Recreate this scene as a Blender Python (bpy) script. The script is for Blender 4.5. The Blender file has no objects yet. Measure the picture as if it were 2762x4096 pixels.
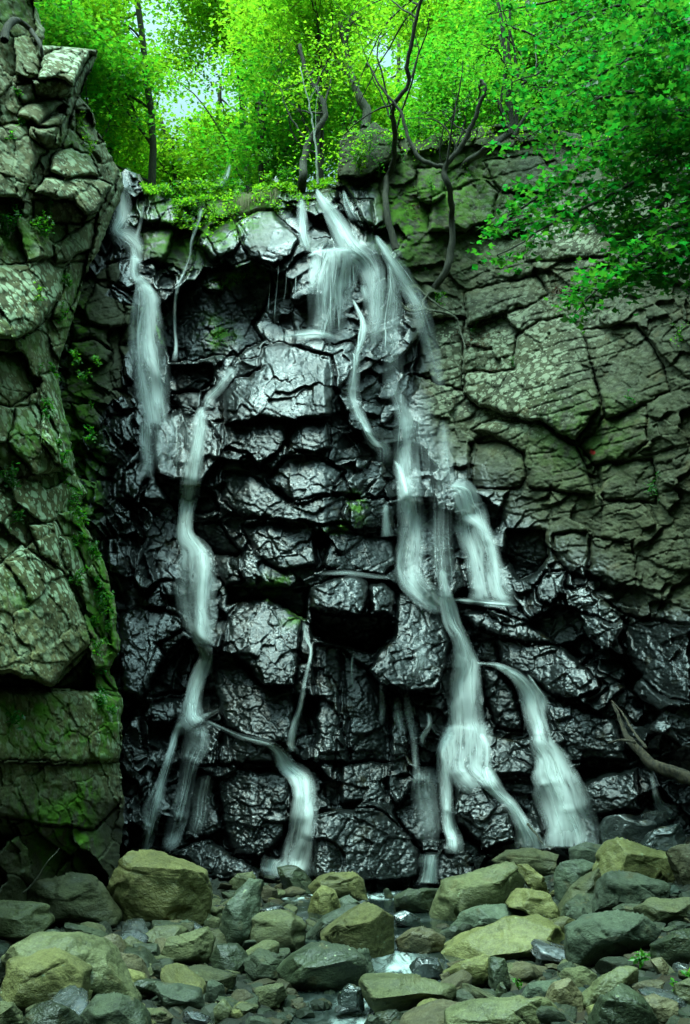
import bpy, math, random
import numpy as np

# ------------------------------------------------------------------ camera, world, sun, exposure
W, H, F = 2762.0, 4096.0, 4020.0          # photo frame and focal length in photo pixels
TILT, CAMZ = math.radians(13.5), 1.6
sc = bpy.context.scene
cam_d = bpy.data.cameras.new('camera')
cam = bpy.data.objects.new('camera', cam_d)
sc.collection.objects.link(cam)
cam.location = (0, 0, CAMZ)
cam.rotation_euler = (math.pi / 2 + TILT, 0, 0)
cam_d.sensor_fit = 'VERTICAL'
cam_d.sensor_height = 36.0
cam_d.lens = F / H * 36.0
cam_d.clip_end = 500
cam_d.clip_start = 0.1
sc.camera = cam

SUN_EL, SUN_AZ = math.radians(74), math.radians(-140)      # azimuth from +Y (behind the falls), negative = left
sdir = (math.cos(SUN_EL) * math.sin(SUN_AZ), math.cos(SUN_EL) * math.cos(SUN_AZ), math.sin(SUN_EL))
world = bpy.data.worlds.new('World')
sc.world = world
world.use_nodes = True
wn, wl = world.node_tree.nodes, world.node_tree.links
bg = wn['Background']
sky = wn.new('ShaderNodeTexSky')
sky.sky_type = 'NISHITA'
sky.sun_disc = False
sky.sun_elevation = SUN_EL
sky.sun_rotation = SUN_AZ
sky.air_density = 1.0
sky.dust_density = 4.0
# thin white overcast: pull the sky's blue to a pale grey green and let the zenith be brighter than the horizon
bw = wn.new('ShaderNodeRGBToBW')
wl.new(sky.outputs[0], bw.inputs[0])
tint = wn.new('ShaderNodeMix'); tint.data_type = 'RGBA'; tint.blend_type = 'MULTIPLY'
tint.inputs[0].default_value = 1.0
wl.new(bw.outputs[0], tint.inputs[6])
tint.inputs[7].default_value = (0.52, 0.96, 0.96, 1)
mx = wn.new('ShaderNodeMix'); mx.data_type = 'RGBA'
mx.inputs[0].default_value = 0.90
wl.new(sky.outputs[0], mx.inputs[6]); wl.new(tint.outputs[2], mx.inputs[7])
tc = wn.new('ShaderNodeTexCoord'); sp = wn.new('ShaderNodeSeparateXYZ')
wl.new(tc.outputs['Generated'], sp.inputs[0])
mr = wn.new('ShaderNodeMapRange')
mr.inputs[1].default_value = 0.22; mr.inputs[2].default_value = 0.92; mr.interpolation_type = 'SMOOTHSTEP'
mr.inputs[3].default_value = 0.25; mr.inputs[4].default_value = 5.0
wl.new(sp.outputs[2], mr.inputs[0])
mul = wn.new('ShaderNodeMix'); mul.data_type = 'RGBA'; mul.blend_type = 'MULTIPLY'
mul.inputs[0].default_value = 1.0
wl.new(mx.outputs[2], mul.inputs[6]); wl.new(mr.outputs[0], mul.inputs[7])
wl.new(mul.outputs[2], bg.inputs[0])
bg.inputs[1].default_value = 0.12

sun_d = bpy.data.lights.new('sun', 'SUN')
sun_d.energy = 1.5
sun_d.angle = math.radians(10)
sun_d.color = (0.86, 1.0, 0.80)
sun = bpy.data.objects.new('sun', sun_d)
sc.collection.objects.link(sun)
from mathutils import Vector, Matrix
sun.rotation_euler = Vector(sdir).to_track_quat('Z', 'Y').to_euler()
sc.view_settings.view_transform = 'Standard'
sc.view_settings.look = 'None'
sc.view_settings.exposure = 0.62
sc.view_settings.gamma = 1.0
sc.view_settings.use_curve_mapping = False
sc.cycles.max_bounces = 10
sc.cycles.diffuse_bounces = 3
sc.cycles.glossy_bounces = 3
sc.cycles.transmission_bounces = 6
sc.cycles.transparent_max_bounces = 24
sc.cycles.caustics_reflective = False
sc.cycles.caustics_refractive = False

# ------------------------------------------------------------------ picture points to world points
ct, st = math.cos(TILT), math.sin(TILT)
def at(px, py, Y):
    """world points for photo pixels at world depth Y"""
    px, py, Y = np.asarray(px, float), np.asarray(py, float), np.asarray(Y, float)
    v = (H / 2 - py) / F
    k = Y / (ct - v * st)
    return np.stack([(px - W / 2) / F * k, np.broadcast_to(Y, k.shape), CAMZ + (st + v * ct) * k], -1)
# the photo was studied in eight panels, each 1400 x 1050 photo pixels, read at 1.12
SCL = {9: 1.845}
OX = {9: 1050, 1: 0, 2: 1362, 3: 0, 4: 1362, 5: 0, 6: 1362, 7: 0, 8: 1362}
OY = {9: 650, 1: 0, 2: 0, 3: 1000, 4: 1000, 5: 2000, 6: 2000, 7: 3046, 8: 3046}
def P(n, *xy):
    k = SCL.get(n, 1.12); return [(OX[n] + xy[i] / k, OY[n] + xy[i + 1] / k) for i in range(0, len(xy), 2)]

# ------------------------------------------------------------------ numpy noise
def hsh(i, j, k, seed):
    i, j, k = (np.asarray(a).astype(np.int64) for a in (i, j, k))
    h = (i * 374761393 + j * 668265263 + k * 2147483647 + seed * 1274126177) & 0xffffffff
    h = ((h ^ (h >> 13)) * 1274126177) & 0xffffffff
    h = ((h ^ (h >> 16)) * 2246822519) & 0xffffffff
    h = h ^ (h >> 15)
    return (h & 0xffffff) / float(0x1000000)
def noise2(x, y, seed=0):
    xi, yi = np.floor(x), np.floor(y)
    fx, fy = x - xi, y - yi
    fx, fy = fx * fx * (3 - 2 * fx), fy * fy * (3 - 2 * fy)
    a, b = hsh(xi, yi, 0, seed), hsh(xi + 1, yi, 0, seed)
    c, d = hsh(xi, yi + 1, 0, seed), hsh(xi + 1, yi + 1, 0, seed)
    return (a + (b - a) * fx) * (1 - fy) + (c + (d - c) * fx) * fy - 0.5
def fbm2(x, y, seed=0, octv=4, gain=0.5):
    s, a = 0, 1.0
    for o in range(octv):
        s = s + a * noise2(x, y, seed + o * 17); x, y, a = x * 2.03 + 5.1, y * 2.03 + 1.7, a * gain
    return s
def noise3(p, seed=0):
    q = np.floor(p); f = p - q; f = f * f * (3 - 2 * f)
    out = 0
    for dx in (0, 1):
        for dy in (0, 1):
            for dz in (0, 1):
                w = (f[:, 0] if dx else 1 - f[:, 0]) * (f[:, 1] if dy else 1 - f[:, 1]) * (f[:, 2] if dz else 1 - f[:, 2])
                out = out + w * hsh(q[:, 0] + dx, q[:, 1] + dy, q[:, 2] + dz, seed)
    return out - 0.5
def sstep(a, b, x):
    t = np.clip((x - a) / (b - a), 0, 1); return t * t * (3 - 2 * t)
def cells(u, v, sx, sy, ang, seed, pw=2.6, jit=0.85):
    """jointed rock: randoms per cell, offset from the cell's middle, distance to the joint (0..1)"""
    c, s = math.cos(ang), math.sin(ang)
    a, b = (u * c + v * s) / sx, (-u * s + v * c) / sy
    ia, ib = np.floor(a), np.floor(b)
    F1 = np.full(a.shape, 9.0); F2 = F1.copy()
    bi, bj, da, db = ia.copy(), ib.copy(), a * 0, a * 0
    for di in (-1, 0, 1):
        for dj in (-1, 0, 1):
            ci, cj = ia + di, ib + dj
            pa = ci + 0.5 + jit * (hsh(ci, cj, 1, seed) - 0.5)
            pb = cj + 0.5 + jit * (hsh(ci, cj, 2, seed) - 0.5)
            d = (np.abs(a - pa) ** pw + np.abs(b - pb) ** pw) ** (1 / pw)
            near = d < F1
            F2 = np.where(near, F1, np.minimum(F2, d))
            F1 = np.where(near, d, F1)
            bi, bj = np.where(near, ci, bi), np.where(near, cj, bj)
            da, db = np.where(near, a - pa, da), np.where(near, b - pb, db)
    r = [hsh(bi, bj, k, seed + 5) for k in (3, 4, 5, 6)]
    return r, da, db, F2 - F1
def inpoly(u, v, poly):
    r = np.zeros(u.shape, bool)
    n = len(poly)
    for i in range(n):
        x0, y0 = poly[i]; x1, y1 = poly[(i + 1) % n]
        if y0 == y1: continue
        c = (y0 > v) != (y1 > v)
        r ^= c & (u < (x1 - x0) * (v - y0) / (y1 - y0) + x0)
    return r
def polydist(u, v, poly):
    d = np.full(u.shape, 1e9)
    n = len(poly)
    for i in range(n):
        x0, y0 = poly[i]; x1, y1 = poly[(i + 1) % n]
        ex, ey = x1 - x0, y1 - y0
        t = np.clip(((u - x0) * ex + (v - y0) * ey) / (ex * ex + ey * ey + 1e-9), 0, 1)
        d = np.minimum(d, np.hypot(u - x0 - t * ex, v - y0 - t * ey))
    return d
def blob(u, v, cx, cy, rx, ry):
    return np.exp(-(((u - cx) / rx) ** 2 + ((v - cy) / ry) ** 2))
def blur(a, k):
    ker = np.ones(2 * k + 1) / (2 * k + 1)
    for ax in (0, 1):
        a = np.apply_along_axis(lambda m: np.convolve(np.pad(m, k, 'edge'), ker, 'valid'), ax, a)
    return a
def minf(a, k):
    for ax in (0, 1):
        o = a.copy()
        for s in range(1, k + 1):
            for sg in (-1, 1):
                r = np.roll(a, s * sg, ax)
                o = np.minimum(o, r)
        a = o
    return a

# ------------------------------------------------------------------ mesh helpers
def mesh_obj(name, verts, faces, mats, parent=None, smooth=False, uv=None, attrs=None, midx=None, loc=None):
    """verts (n,3); faces (m,k) array of quads or triangles; attrs {name: per-vertex float}"""
    me = bpy.data.meshes.new(name)
    verts = np.asarray(verts, np.float32); faces = np.asarray(faces, np.int32)
    if loc is not None: verts = verts - np.asarray(loc, np.float32)
    k = faces.shape[1]
    me.vertices.add(len(verts)); me.vertices.foreach_set('co', verts.ravel())
    me.loops.add(faces.size); me.loops.foreach_set('vertex_index', faces.ravel())
    me.polygons.add(len(faces)); me.polygons.foreach_set('loop_start', np.arange(0, faces.size, k, dtype=np.int32))
    me.update(calc_edges=True)
    me.polygons.foreach_set('use_smooth', np.full(len(faces), smooth))
    if midx is not None: me.polygons.foreach_set('material_index', np.asarray(midx, np.int32))
    if uv is not None:
        l = me.uv_layers.new(name='UVMap')
        l.data.foreach_set('uv', np.asarray(uv, np.float32)[faces.ravel()].ravel())
    for an, av in (attrs or {}).items():
        A = me.attributes.new(an, 'FLOAT', 'POINT'); A.data.foreach_set('value', np.asarray(av, np.float32).ravel())
    for m in (mats if isinstance(mats, (list, tuple)) else [mats]): me.materials.append(m)
    o = bpy.data.objects.new(name, me)
    sc.collection.objects.link(o)
    if loc is not None and parent is None: o.location = [float(c) for c in loc]
    if parent is not None: o.parent = parent
    return o
def empty(name, loc=(0, 0, 0)):
    o = bpy.data.objects.new(name, None); sc.collection.objects.link(o); o.location = [float(c) for c in loc]
    o.empty_display_size = 0.2
    return o
def tag(o, label=None, cat=None, group=None, kind=None):
    for k, v in (('label', label), ('category', cat), ('group', group), ('kind', kind)):
        if v: o[k] = v
    return o
def gridfaces(ny, nx):
    i = np.arange(ny * nx).reshape(ny, nx)
    return np.stack([i[:-1, :-1].ravel(), i[1:, :-1].ravel(), i[1:, 1:].ravel(), i[:-1, 1:].ravel()], 1)
class MB:
    def __init__(s): s.v, s.f, s.n = [], [], 0
    def add(s, v, f):
        s.v.append(np.asarray(v, float)); s.f.append(np.asarray(f, int) + s.n); s.n += len(s.v[-1])
    def tube(s, pts, rad, sides=7, seed=0, rough=0.0):
        """tapered tube through pts"""
        pts = np.asarray(pts, float); n = len(pts)
        rad = np.broadcast_to(np.asarray(rad, float), (n,)) if np.ndim(rad) else np.full(n, float(rad))
        t = np.gradient(pts, axis=0); t /= np.linalg.norm(t, axis=1, keepdims=True) + 1e-9
        ref = np.array([0.3, 0.9, 0.2]); V = []
        for i in range(n):
            a = np.cross(t[i], ref); a /= np.linalg.norm(a) + 1e-9; b = np.cross(t[i], a)
            th = np.arange(sides) * 2 * math.pi / sides
            rr = rad[i] * (1 + rough * (hsh(np.arange(sides), i // 2, 3, seed) - 0.5) + rough * 0.6 * (hsh(np.arange(sides), 0, 9, seed) - 0.5))
            V.append(pts[i] + (np.cos(th) * rr)[:, None] * a + (np.sin(th) * rr)[:, None] * b)
        V.append(pts[-1:] + t[-1] * rad[-1]); V = np.concatenate(V)
        Fc = []
        for i in range(n - 1):
            for k in range(sides):
                k2 = (k + 1) % sides
                Fc.append((i * sides + k, i * sides + k2, (i + 1) * sides + k2)); Fc.append((i * sides + k, (i + 1) * sides + k2, (i + 1) * sides + k))
        for k in range(sides): Fc.append(((n - 1) * sides + k, (n - 1) * sides + (k + 1) % sides, n * sides))
        s.add(V, Fc)
    def build(s, name, mat, parent=None, smooth=True, loc=None):
        return mesh_obj(name, np.concatenate(s.v), np.concatenate(s.f), mat, parent, smooth, loc=loc)
def smooth_path(pts, n, jit=0.0, seed=1):
    """Catmull-Rom through pts, n samples per span"""
    p = np.asarray(pts, float); p = np.vstack([2 * p[0] - p[1], p, 2 * p[-1] - p[-2]]); out = []
    for i in range(1, len(p) - 2):
        t = np.linspace(0, 1, n, endpoint=False)[:, None]
        out.append(0.5 * (2 * p[i] + (p[i + 1] - p[i - 1]) * t + (2 * p[i - 1] - 5 * p[i] + 4 * p[i + 1] - p[i + 2]) * t ** 2 + (3 * p[i] - p[i - 1] - 3 * p[i + 1] + p[i + 2]) * t ** 3))
    out = np.vstack(out + [p[-2:-1]])
    if jit:
        r = np.random.RandomState(seed); out[1:-1] += (r.rand(len(out) - 2, out.shape[1]) - 0.5) * jit
    return out

# ------------------------------------------------------------------ materials
class NT:
    def __init__(s, name):
        s.m = bpy.data.materials.new(name); s.m.use_nodes = True
        s.t = s.m.node_tree; s.n = s.t.nodes; s.b = s.n['Principled BSDF']; s.out = s.n['Material Output']
    def new(s, ty, **kw):
        n = s.n.new(ty)
        for k, v in kw.items():
            if hasattr(n, k): setattr(n, k, v)
        return n
    def link(s, a, b): s.t.links.new(a, b)
    def val(s, a, sock):
        if isinstance(a, (int, float)): sock.default_value = a
        elif isinstance(a, tuple): sock.default_value = a if len(a) == 4 else a + (1,)
        else: s.link(a, sock)
    def obj(s, scale=(1, 1, 1), rot=(0, 0, 0), src='Object'):
        t = s.new('ShaderNodeTexCoord'); m = s.new('ShaderNodeMapping')
        s.link(t.outputs[src], m.inputs[0]); m.inputs['Scale'].default_value = scale; m.inputs['Rotation'].default_value = rot
        return m.outputs[0]
    def noise(s, vec, scale, detail=4, rough=0.55, dist=0.0):
        n = s.new('ShaderNodeTexNoise'); n.inputs['Scale'].default_value = scale; n.inputs['Detail'].default_value = detail
        n.inputs['Roughness'].default_value = rough; n.inputs['Distortion'].default_value = dist
        if vec is not None: s.link(vec, n.inputs['Vector'])
        return n.outputs['Fac']
    def voro(s, vec, scale, feat='F1', rnd=1.0, out='Distance'):
        n = s.new('ShaderNodeTexVoronoi'); n.feature = feat; n.inputs['Scale'].default_value = scale
        n.inputs['Randomness'].default_value = rnd
        if vec is not None: s.link(vec, n.inputs['Vector'])
        return n.outputs[out]
    def ramp(s, fac, a, b, lo=0.0, hi=1.0):
        n = s.new('ShaderNodeMapRange'); n.interpolation_type = 'SMOOTHSTEP'
        s.link(fac, n.inputs[0]); n.inputs[1].default_value = a; n.inputs[2].default_value = b
        n.inputs[3].default_value = lo; n.inputs[4].default_value = hi
        return n.outputs[0]
    def math(s, op, a, b=0.0):
        n = s.new('ShaderNodeMath'); n.operation = op; s.val(a, n.inputs[0]); s.val(b, n.inputs[1]); return n.outputs[0]
    def mix(s, fac, a, b, blend='MIX'):
        n = s.new('ShaderNodeMix'); n.data_type = 'RGBA'; n.blend_type = blend
        s.val(fac, n.inputs[0]); s.val(a, n.inputs[6]); s.val(b, n.inputs[7]); return n.outputs[2]
    def attr(s, name):
        n = s.new('ShaderNodeAttribute'); n.attribute_name = name; return n.outputs['Fac']
    def bump(s, h, strength, dist=0.02, prev=None):
        n = s.new('ShaderNodeBump'); s.link(h, n.inputs['Height']); n.inputs['Strength'].default_value = strength
        n.inputs['Distance'].default_value = dist
        if prev is not None: s.link(prev, n.inputs['Normal'])
        return n.outputs[0]

def rock_material(name, dry, dry2, wetc, lichen=(0.30, 0.36, 0.24), moss=(0.045, 0.115, 0.006), bed=(1, 1, 2.2)):
    N = NT(name)
    co = N.obj(); cs = N.obj(bed)
    big = N.noise(co, 1.3, 4); mid = N.noise(cs, 7, 6, 0.65); fine = N.noise(cs, 38, 5, 0.7)
    col = N.mix(N.ramp(big, 0.35, 0.65), dry, dry2)
    col = N.mix(N.ramp(fine, 0.35, 0.68, 0.0, 0.55), col, tuple(c * 0.45 for c in dry))
    col = N.mix(N.ramp(mid, 0.5, 0.72, 0.0, 0.5), col, tuple(min(1, c * 1.55) for c in dry2))
    iron = N.ramp(N.noise(co, 2.3, 3), 0.60, 0.72, 0.0, 0.5)
    col = N.mix(iron, col, (0.11, 0.085, 0.035))
    # crusts of lichen
    la = N.attr('lichen')
    wob = N.noise(co, 9, 3)
    v1 = N.voro(co, 7.5); v2 = N.voro(co, 17)
    s1 = N.ramp(N.math('ADD', v1, N.math('MULTIPLY', wob, 0.5)), 0.74, 0.60)
    s2 = N.ramp(N.math('ADD', v2, N.math('MULTIPLY', wob, 0.5)), 0.60, 0.46)
    keep = N.ramp(N.noise(co, 2.0, 3), 0.62, 0.38)
    lf = N.math('MULTIPLY', la, N.math('MAXIMUM', s1, s2))
    col = N.mix(lf, col, lichen)
    # wet
    wet = N.attr('wet')
    wcol = N.mix(N.ramp(mid, 0.4, 0.7), wetc, tuple(c * 2.0 for c in wetc))
    wcol = N.mix(N.ramp(N.noise(co, 3.1, 3), 0.58, 0.72, 0, 0.6), wcol, (0.022, 0.018, 0.007))
    col = N.mix(wet, col, wcol)
    ma = N.attr('moss')
    mfac = N.math('MULTIPLY', ma, N.ramp(N.noise(co, 6, 4), 0.40, 0.56))
    col = N.mix(mfac, col, N.mix(fine, moss, tuple(c * 2.0 for c in moss)))
    N.link(N.mix(N.attr('paint'), col, (0.45, 0.02, 0.02)), N.b.inputs['Base Color'])
    ro = N.math('ADD', N.math('MULTIPLY', wet, -0.52), 0.82)
    ro = N.math('ADD', ro, N.math('MULTIPLY', N.math('SUBTRACT', big, 0.5), 0.25))
    ro = N.math('ADD', ro, N.math('MULTIPLY', mfac, 0.4))
    N.link(ro, N.b.inputs['Roughness'])
    N.b.inputs['Specular IOR Level'].default_value = 0.28
    wmoss = N.math('MULTIPLY', wet, N.math('SUBTRACT', 1.0, mfac))
    N.link(N.math('MULTIPLY', wmoss, N.ramp(N.noise(N.obj((1, 1, .6)), 1.7, 4), .38, .62, .18, .85)), N.b.inputs['Coat Weight'])
    N.b.inputs['Coat Roughness'].default_value = 0.15
    N.b.inputs['Coat IOR'].default_value = 1.58
    b1 = N.bump(N.noise(N.obj((1, 1, 1.7)), 8, 2, 0.6), 0.18, 0.04)
    b2 = N.bump(N.noise(N.obj((1, 1, 2.2)), 30, 1.8, 0.5, 0.5), 0.75, 0.020, b1)
    b3 = N.bump(N.noise(cs, 45, 3, 0.6), 0.5, 0.012, b1)
    N.link(b3, N.b.inputs['Normal']); N.link(b2, N.b.inputs['Coat Normal'])
    return N.m
M = {}
M['cliff'] = rock_material('wet_cliff_rock', (0.036, 0.038, 0.016), (0.062, 0.064, 0.028), (0.004, 0.0055, 0.005), (0.20, 0.22, 0.14))
M['wall'] = rock_material('lichen_rock', (0.068, 0.068, 0.024), (0.125, 0.122, 0.046), (0.012, 0.015, 0.012), (0.36, 0.44, 0.27), bed=(1.6, 1, 1)) #=(1.6, 1, 1))
def boulder_material(name, a, b, rough=0.8, wet=0.0):
    N = NT(name)
    co = N.obj((1, 1, 1.5), src='Object'); t = N.new('ShaderNodeObjectInfo')
    ad = N.new('ShaderNodeVectorMath'); ad.operation = 'ADD'; N.link(co, ad.inputs[0])
    sc_ = N.new('ShaderNodeVectorMath'); sc_.operation = 'SCALE'; sc_.inputs[0].default_value = (31, 17, 23)
    N.link(t.outputs['Random'], sc_.inputs['Scale']); N.link(sc_.outputs[0], ad.inputs[1]); co = ad.outputs[0]
    big = N.noise(co, 3.2, 4); mid = N.noise(co, 14, 6, 0.7); fine = N.noise(co, 70, 4, 0.7)
    col = N.mix(N.ramp(big, 0.38, 0.62), a, b)
    col = N.mix(N.ramp(mid, 0.42, 0.66, 0, 0.6), col, tuple(c * 0.5 for c in a))
    col = N.mix(N.ramp(fine, 0.45, 0.7, 0, 0.5), col, tuple(min(1, c * 1.7) for c in b))
    col = N.mix(N.ramp(N.noise(co, 5, 3), 0.60, 0.70, 0, 0.45), col, (0.12, 0.10, 0.035))
    sp_ = N.ramp(N.math('ADD', N.voro(co, 13), N.math('MULTIPLY', mid, 0.4)), 0.36, 0.28)
    col = N.mix(N.math('MULTIPLY', sp_, N.ramp(N.noise(co, 2.2, 2), 0.52, 0.62)), col, (0.26, 0.31, 0.17))
    rnd = N.new('ShaderNodeMapRange'); N.link(t.outputs['Random'], rnd.inputs[0]); rnd.inputs[3].default_value = 0.42; rnd.inputs[4].default_value = 0.92
    hv = N.new('ShaderNodeHueSaturation'); N.link(rnd.outputs[0], hv.inputs['Value']); N.link(col, hv.inputs['Color'])
    N.link(hv.outputs[0], N.b.inputs['Base Color'])
    N.link(N.math('ADD', N.ramp(N.noise(co, 1.6, 4), .42, .58, -.28, .10), rough), N.b.inputs['Roughness'])
    N.b.inputs['Specular IOR Level'].default_value = 0.35 + 0.5 * wet
    N.b.inputs['Coat Weight'].default_value = 0.8 * wet; N.b.inputs['Coat Roughness'].default_value = 0.15
    b1 = N.bump(N.noise(co, 6, 5, 0.65), 0.6, 0.07)
    b2 = N.bump(N.noise(co, 55, 4, 0.7), 0.6, 0.006, b1)
    cr = N.ramp(N.voro(N.obj((1, 1, 3), (0.3, 0.4, 0)), 1.6, 'DISTANCE_TO_EDGE'), 0.0, 0.02)
    N.link(b2, N.b.inputs['Normal'])
    return N.m
M['g'] = boulder_material('grey_green_stone', (0.080, 0.088, 0.036), (0.130, 0.138, 0.058))
M['y'] = boulder_material('olive_stone', (0.112, 0.112, 0.034), (0.180, 0.175, 0.058))
M['t'] = boulder_material('blue_green_stone', (0.060, 0.080, 0.048), (0.098, 0.124, 0.074))
M['d'] = boulder_material('dark_stone', (0.028, 0.038, 0.020), (0.055, 0.070, 0.034), 0.65)
M['b'] = boulder_material('brown_stone', (0.085, 0.075, 0.036), (0.130, 0.115, 0.055))
M['w'] = boulder_material('wet_stone', (0.015, 0.021, 0.019), (0.035, 0.048, 0.042), 0.34, 1.0)
def leaf_material(name, dif, tra, var=0.35):
    N = NT(name); N.n.remove(N.b)
    g = N.new('ShaderNodeNewGeometry')
    hv = N.new('ShaderNodeHueSaturation'); h2 = N.new('ShaderNodeHueSaturation')
    vr = N.new('ShaderNodeMapRange'); N.link(g.outputs['Random Per Island'], vr.inputs[0]); vr.inputs[3].default_value = 1 - var; vr.inputs[4].default_value = 1 + var
    hr = N.new('ShaderNodeMapRange'); w = N.new('ShaderNodeTexWhiteNoise'); w.noise_dimensions = '1D'
    N.link(g.outputs['Random Per Island'], w.inputs['W']); N.link(w.outputs['Value'], hr.inputs[0]); hr.inputs[3].default_value = 0.475; hr.inputs[4].default_value = 0.525
    for q, c in ((hv, dif), (h2, tra)):
        N.val(c, q.inputs['Color']); N.link(vr.outputs[0], q.inputs['Value']); N.link(hr.outputs[0], q.inputs['Hue'])
    d = N.new('ShaderNodeBsdfDiffuse'); t = N.new('ShaderNodeBsdfTranslucent'); gl = N.new('ShaderNodeBsdfGlossy')
    gl.inputs['Roughness'].default_value = 0.38; gl.inputs['Color'].default_value = (0.9, 1, 0.9, 1)
    N.link(hv.outputs[0], d.inputs[0]); N.link(h2.outputs[0], t.inputs[0])
    m1 = N.new('ShaderNodeMixShader'); m1.inputs[0].default_value = 0.55
    N.link(d.outputs[0], m1.inputs[1]); N.link(t.outputs[0], m1.inputs[2])
    m2 = N.new('ShaderNodeMixShader'); m2.inputs[0].default_value = 0.02
    N.link(m1.outputs[0], m2.inputs[1]); N.link(gl.outputs[0], m2.inputs[2])
    N.link(m2.outputs[0], N.out.inputs[0])
    return N.m
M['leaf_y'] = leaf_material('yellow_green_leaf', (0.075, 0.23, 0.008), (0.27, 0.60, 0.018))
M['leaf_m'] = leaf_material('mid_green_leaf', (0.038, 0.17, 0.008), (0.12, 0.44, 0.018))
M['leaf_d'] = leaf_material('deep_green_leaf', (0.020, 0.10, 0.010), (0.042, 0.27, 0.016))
M['leaf_f'] = leaf_material('fern_leaf', (0.03, 0.16, 0.008), (0.06, 0.40, 0.01))
def bark_material(name, a, b):
    N = NT(name); co = N.obj((1, 1, 0.3))
    f = N.noise(co, 30, 5, 0.7)
    N.link(N.mix(N.ramp(f, 0.35, 0.65), a, b), N.b.inputs['Base Color']); N.b.inputs['Roughness'].default_value = 0.9
    N.link(N.bump(f, 0.8, 0.02), N.b.inputs['Normal']); return N.m
M['bark'] = bark_material('dark_bark', (0.022, 0.022, 0.013), (0.055, 0.052, 0.030))
M['bark2'] = bark_material('grey_bark', (0.06, 0.06, 0.038), (0.13, 0.13, 0.085))
M['birch'] = bark_material('pale_bark', (0.25, 0.28, 0.22), (0.42, 0.46, 0.38))
M['drift'] = bark_material('driftwood', (0.014, 0.012, 0.007), (0.075, 0.058, 0.032))
def water_material(name, dens=1.0, streak=1.0, col=(0.80, 0.90, 0.86)):
    """thin falling water blurred into silk: strands of denser white across the sheet (UV x across -1..1 stored 0..1, y along in metres)"""
    N = NT(name)
    uv = N.new('ShaderNodeUVMap'); m = N.new('ShaderNodeMapping'); N.link(uv.outputs[0], m.inputs[0])
    oi = N.new('ShaderNodeObjectInfo')
    m.inputs['Scale'].default_value = (1.0, 0.16, 1); 
    cmb = N.new('ShaderNodeCombineXYZ'); N.link(N.math('MULTIPLY', oi.outputs['Random'], 37.0), cmb.inputs[2])
    N.link(cmb.outputs[0], m.inputs['Location'])
    n1 = N.noise(m.outputs[0], 5.5, 3, 0.6); n2 = N.noise(m.outputs[0], 18, 3, 0.6)
    st_ = N.math('ADD', N.math('MULTIPLY', n1, 0.65), N.math('MULTIPLY', n2, 0.35))
    st_ = N.ramp(st_, 0.5 - 0.22 / streak, 0.5 + 0.14 / streak, 0.40 / streak, 1.0)
    a = N.math('MULTIPLY', N.math('MULTIPLY', st_, N.attr('dens')), dens * 1.05)
    a = N.math('MINIMUM', a, 1.0)
    N.b.inputs['Base Color'].default_value = col + (1,)
    N.b.inputs['Roughness'].default_value = 0.45
    N.b.inputs['Specular IOR Level'].default_value = 0.3
    tr = N.new('ShaderNodeBsdfTranslucent'); tr.inputs[0].default_value = col + (1,)
    ms = N.new('ShaderNodeMixShader'); ms.inputs[0].default_value = 0.35
    N.link(N.b.outputs[0], ms.inputs[1]); N.link(tr.outputs[0], ms.inputs[2])
    tp = N.new('ShaderNodeBsdfTransparent'); mm = N.new('ShaderNodeMixShader')
    N.link(a, mm.inputs[0]); N.link(tp.outputs[0], mm.inputs[1]); N.link(ms.outputs[0], mm.inputs[2])
    N.link(mm.outputs[0], N.out.inputs[0])
    return N.m
M['fall'] = water_material('falling_water', 1.15, 1.0, (.76,.82,.80))
M['veil'] = water_material('water_veil', 1.05, 1.5, (.76,.82,.80))
# ------------------------------------------------------------------ ground height
def stream_x(y):
    return np.interp(y, [5, 6.9, 7.6, 8.6, 9.6, 11, 13], [-.3, -.08, .25, .46, .5, .55, .6])
def ground_z(x, y):
    x, y = np.asarray(x, float), np.asarray(y, float)
    d = x - stream_x(y)
    r = 0.24 * np.maximum(0, d - 0.9) + 0.11 * np.maximum(0, -d - 1.1)
    far = np.maximum(0, np.abs(x) - 9) * 0.9
    return r + far + 0.02 * np.maximum(0, y - 9) - 0.05
def ground_Y(px, py):
    """world depth where the ray of a photo pixel meets the ground"""
    Y = np.linspace(4, 16, 600)
    p = at(np.full(600, px), np.full(600, py), Y)
    d = p[:, 2] - ground_z(p[:, 0], p[:, 1])
    k = np.argmax(d < 0)
    return float(Y[k]) if d.min() < 0 else 13.5

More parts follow.
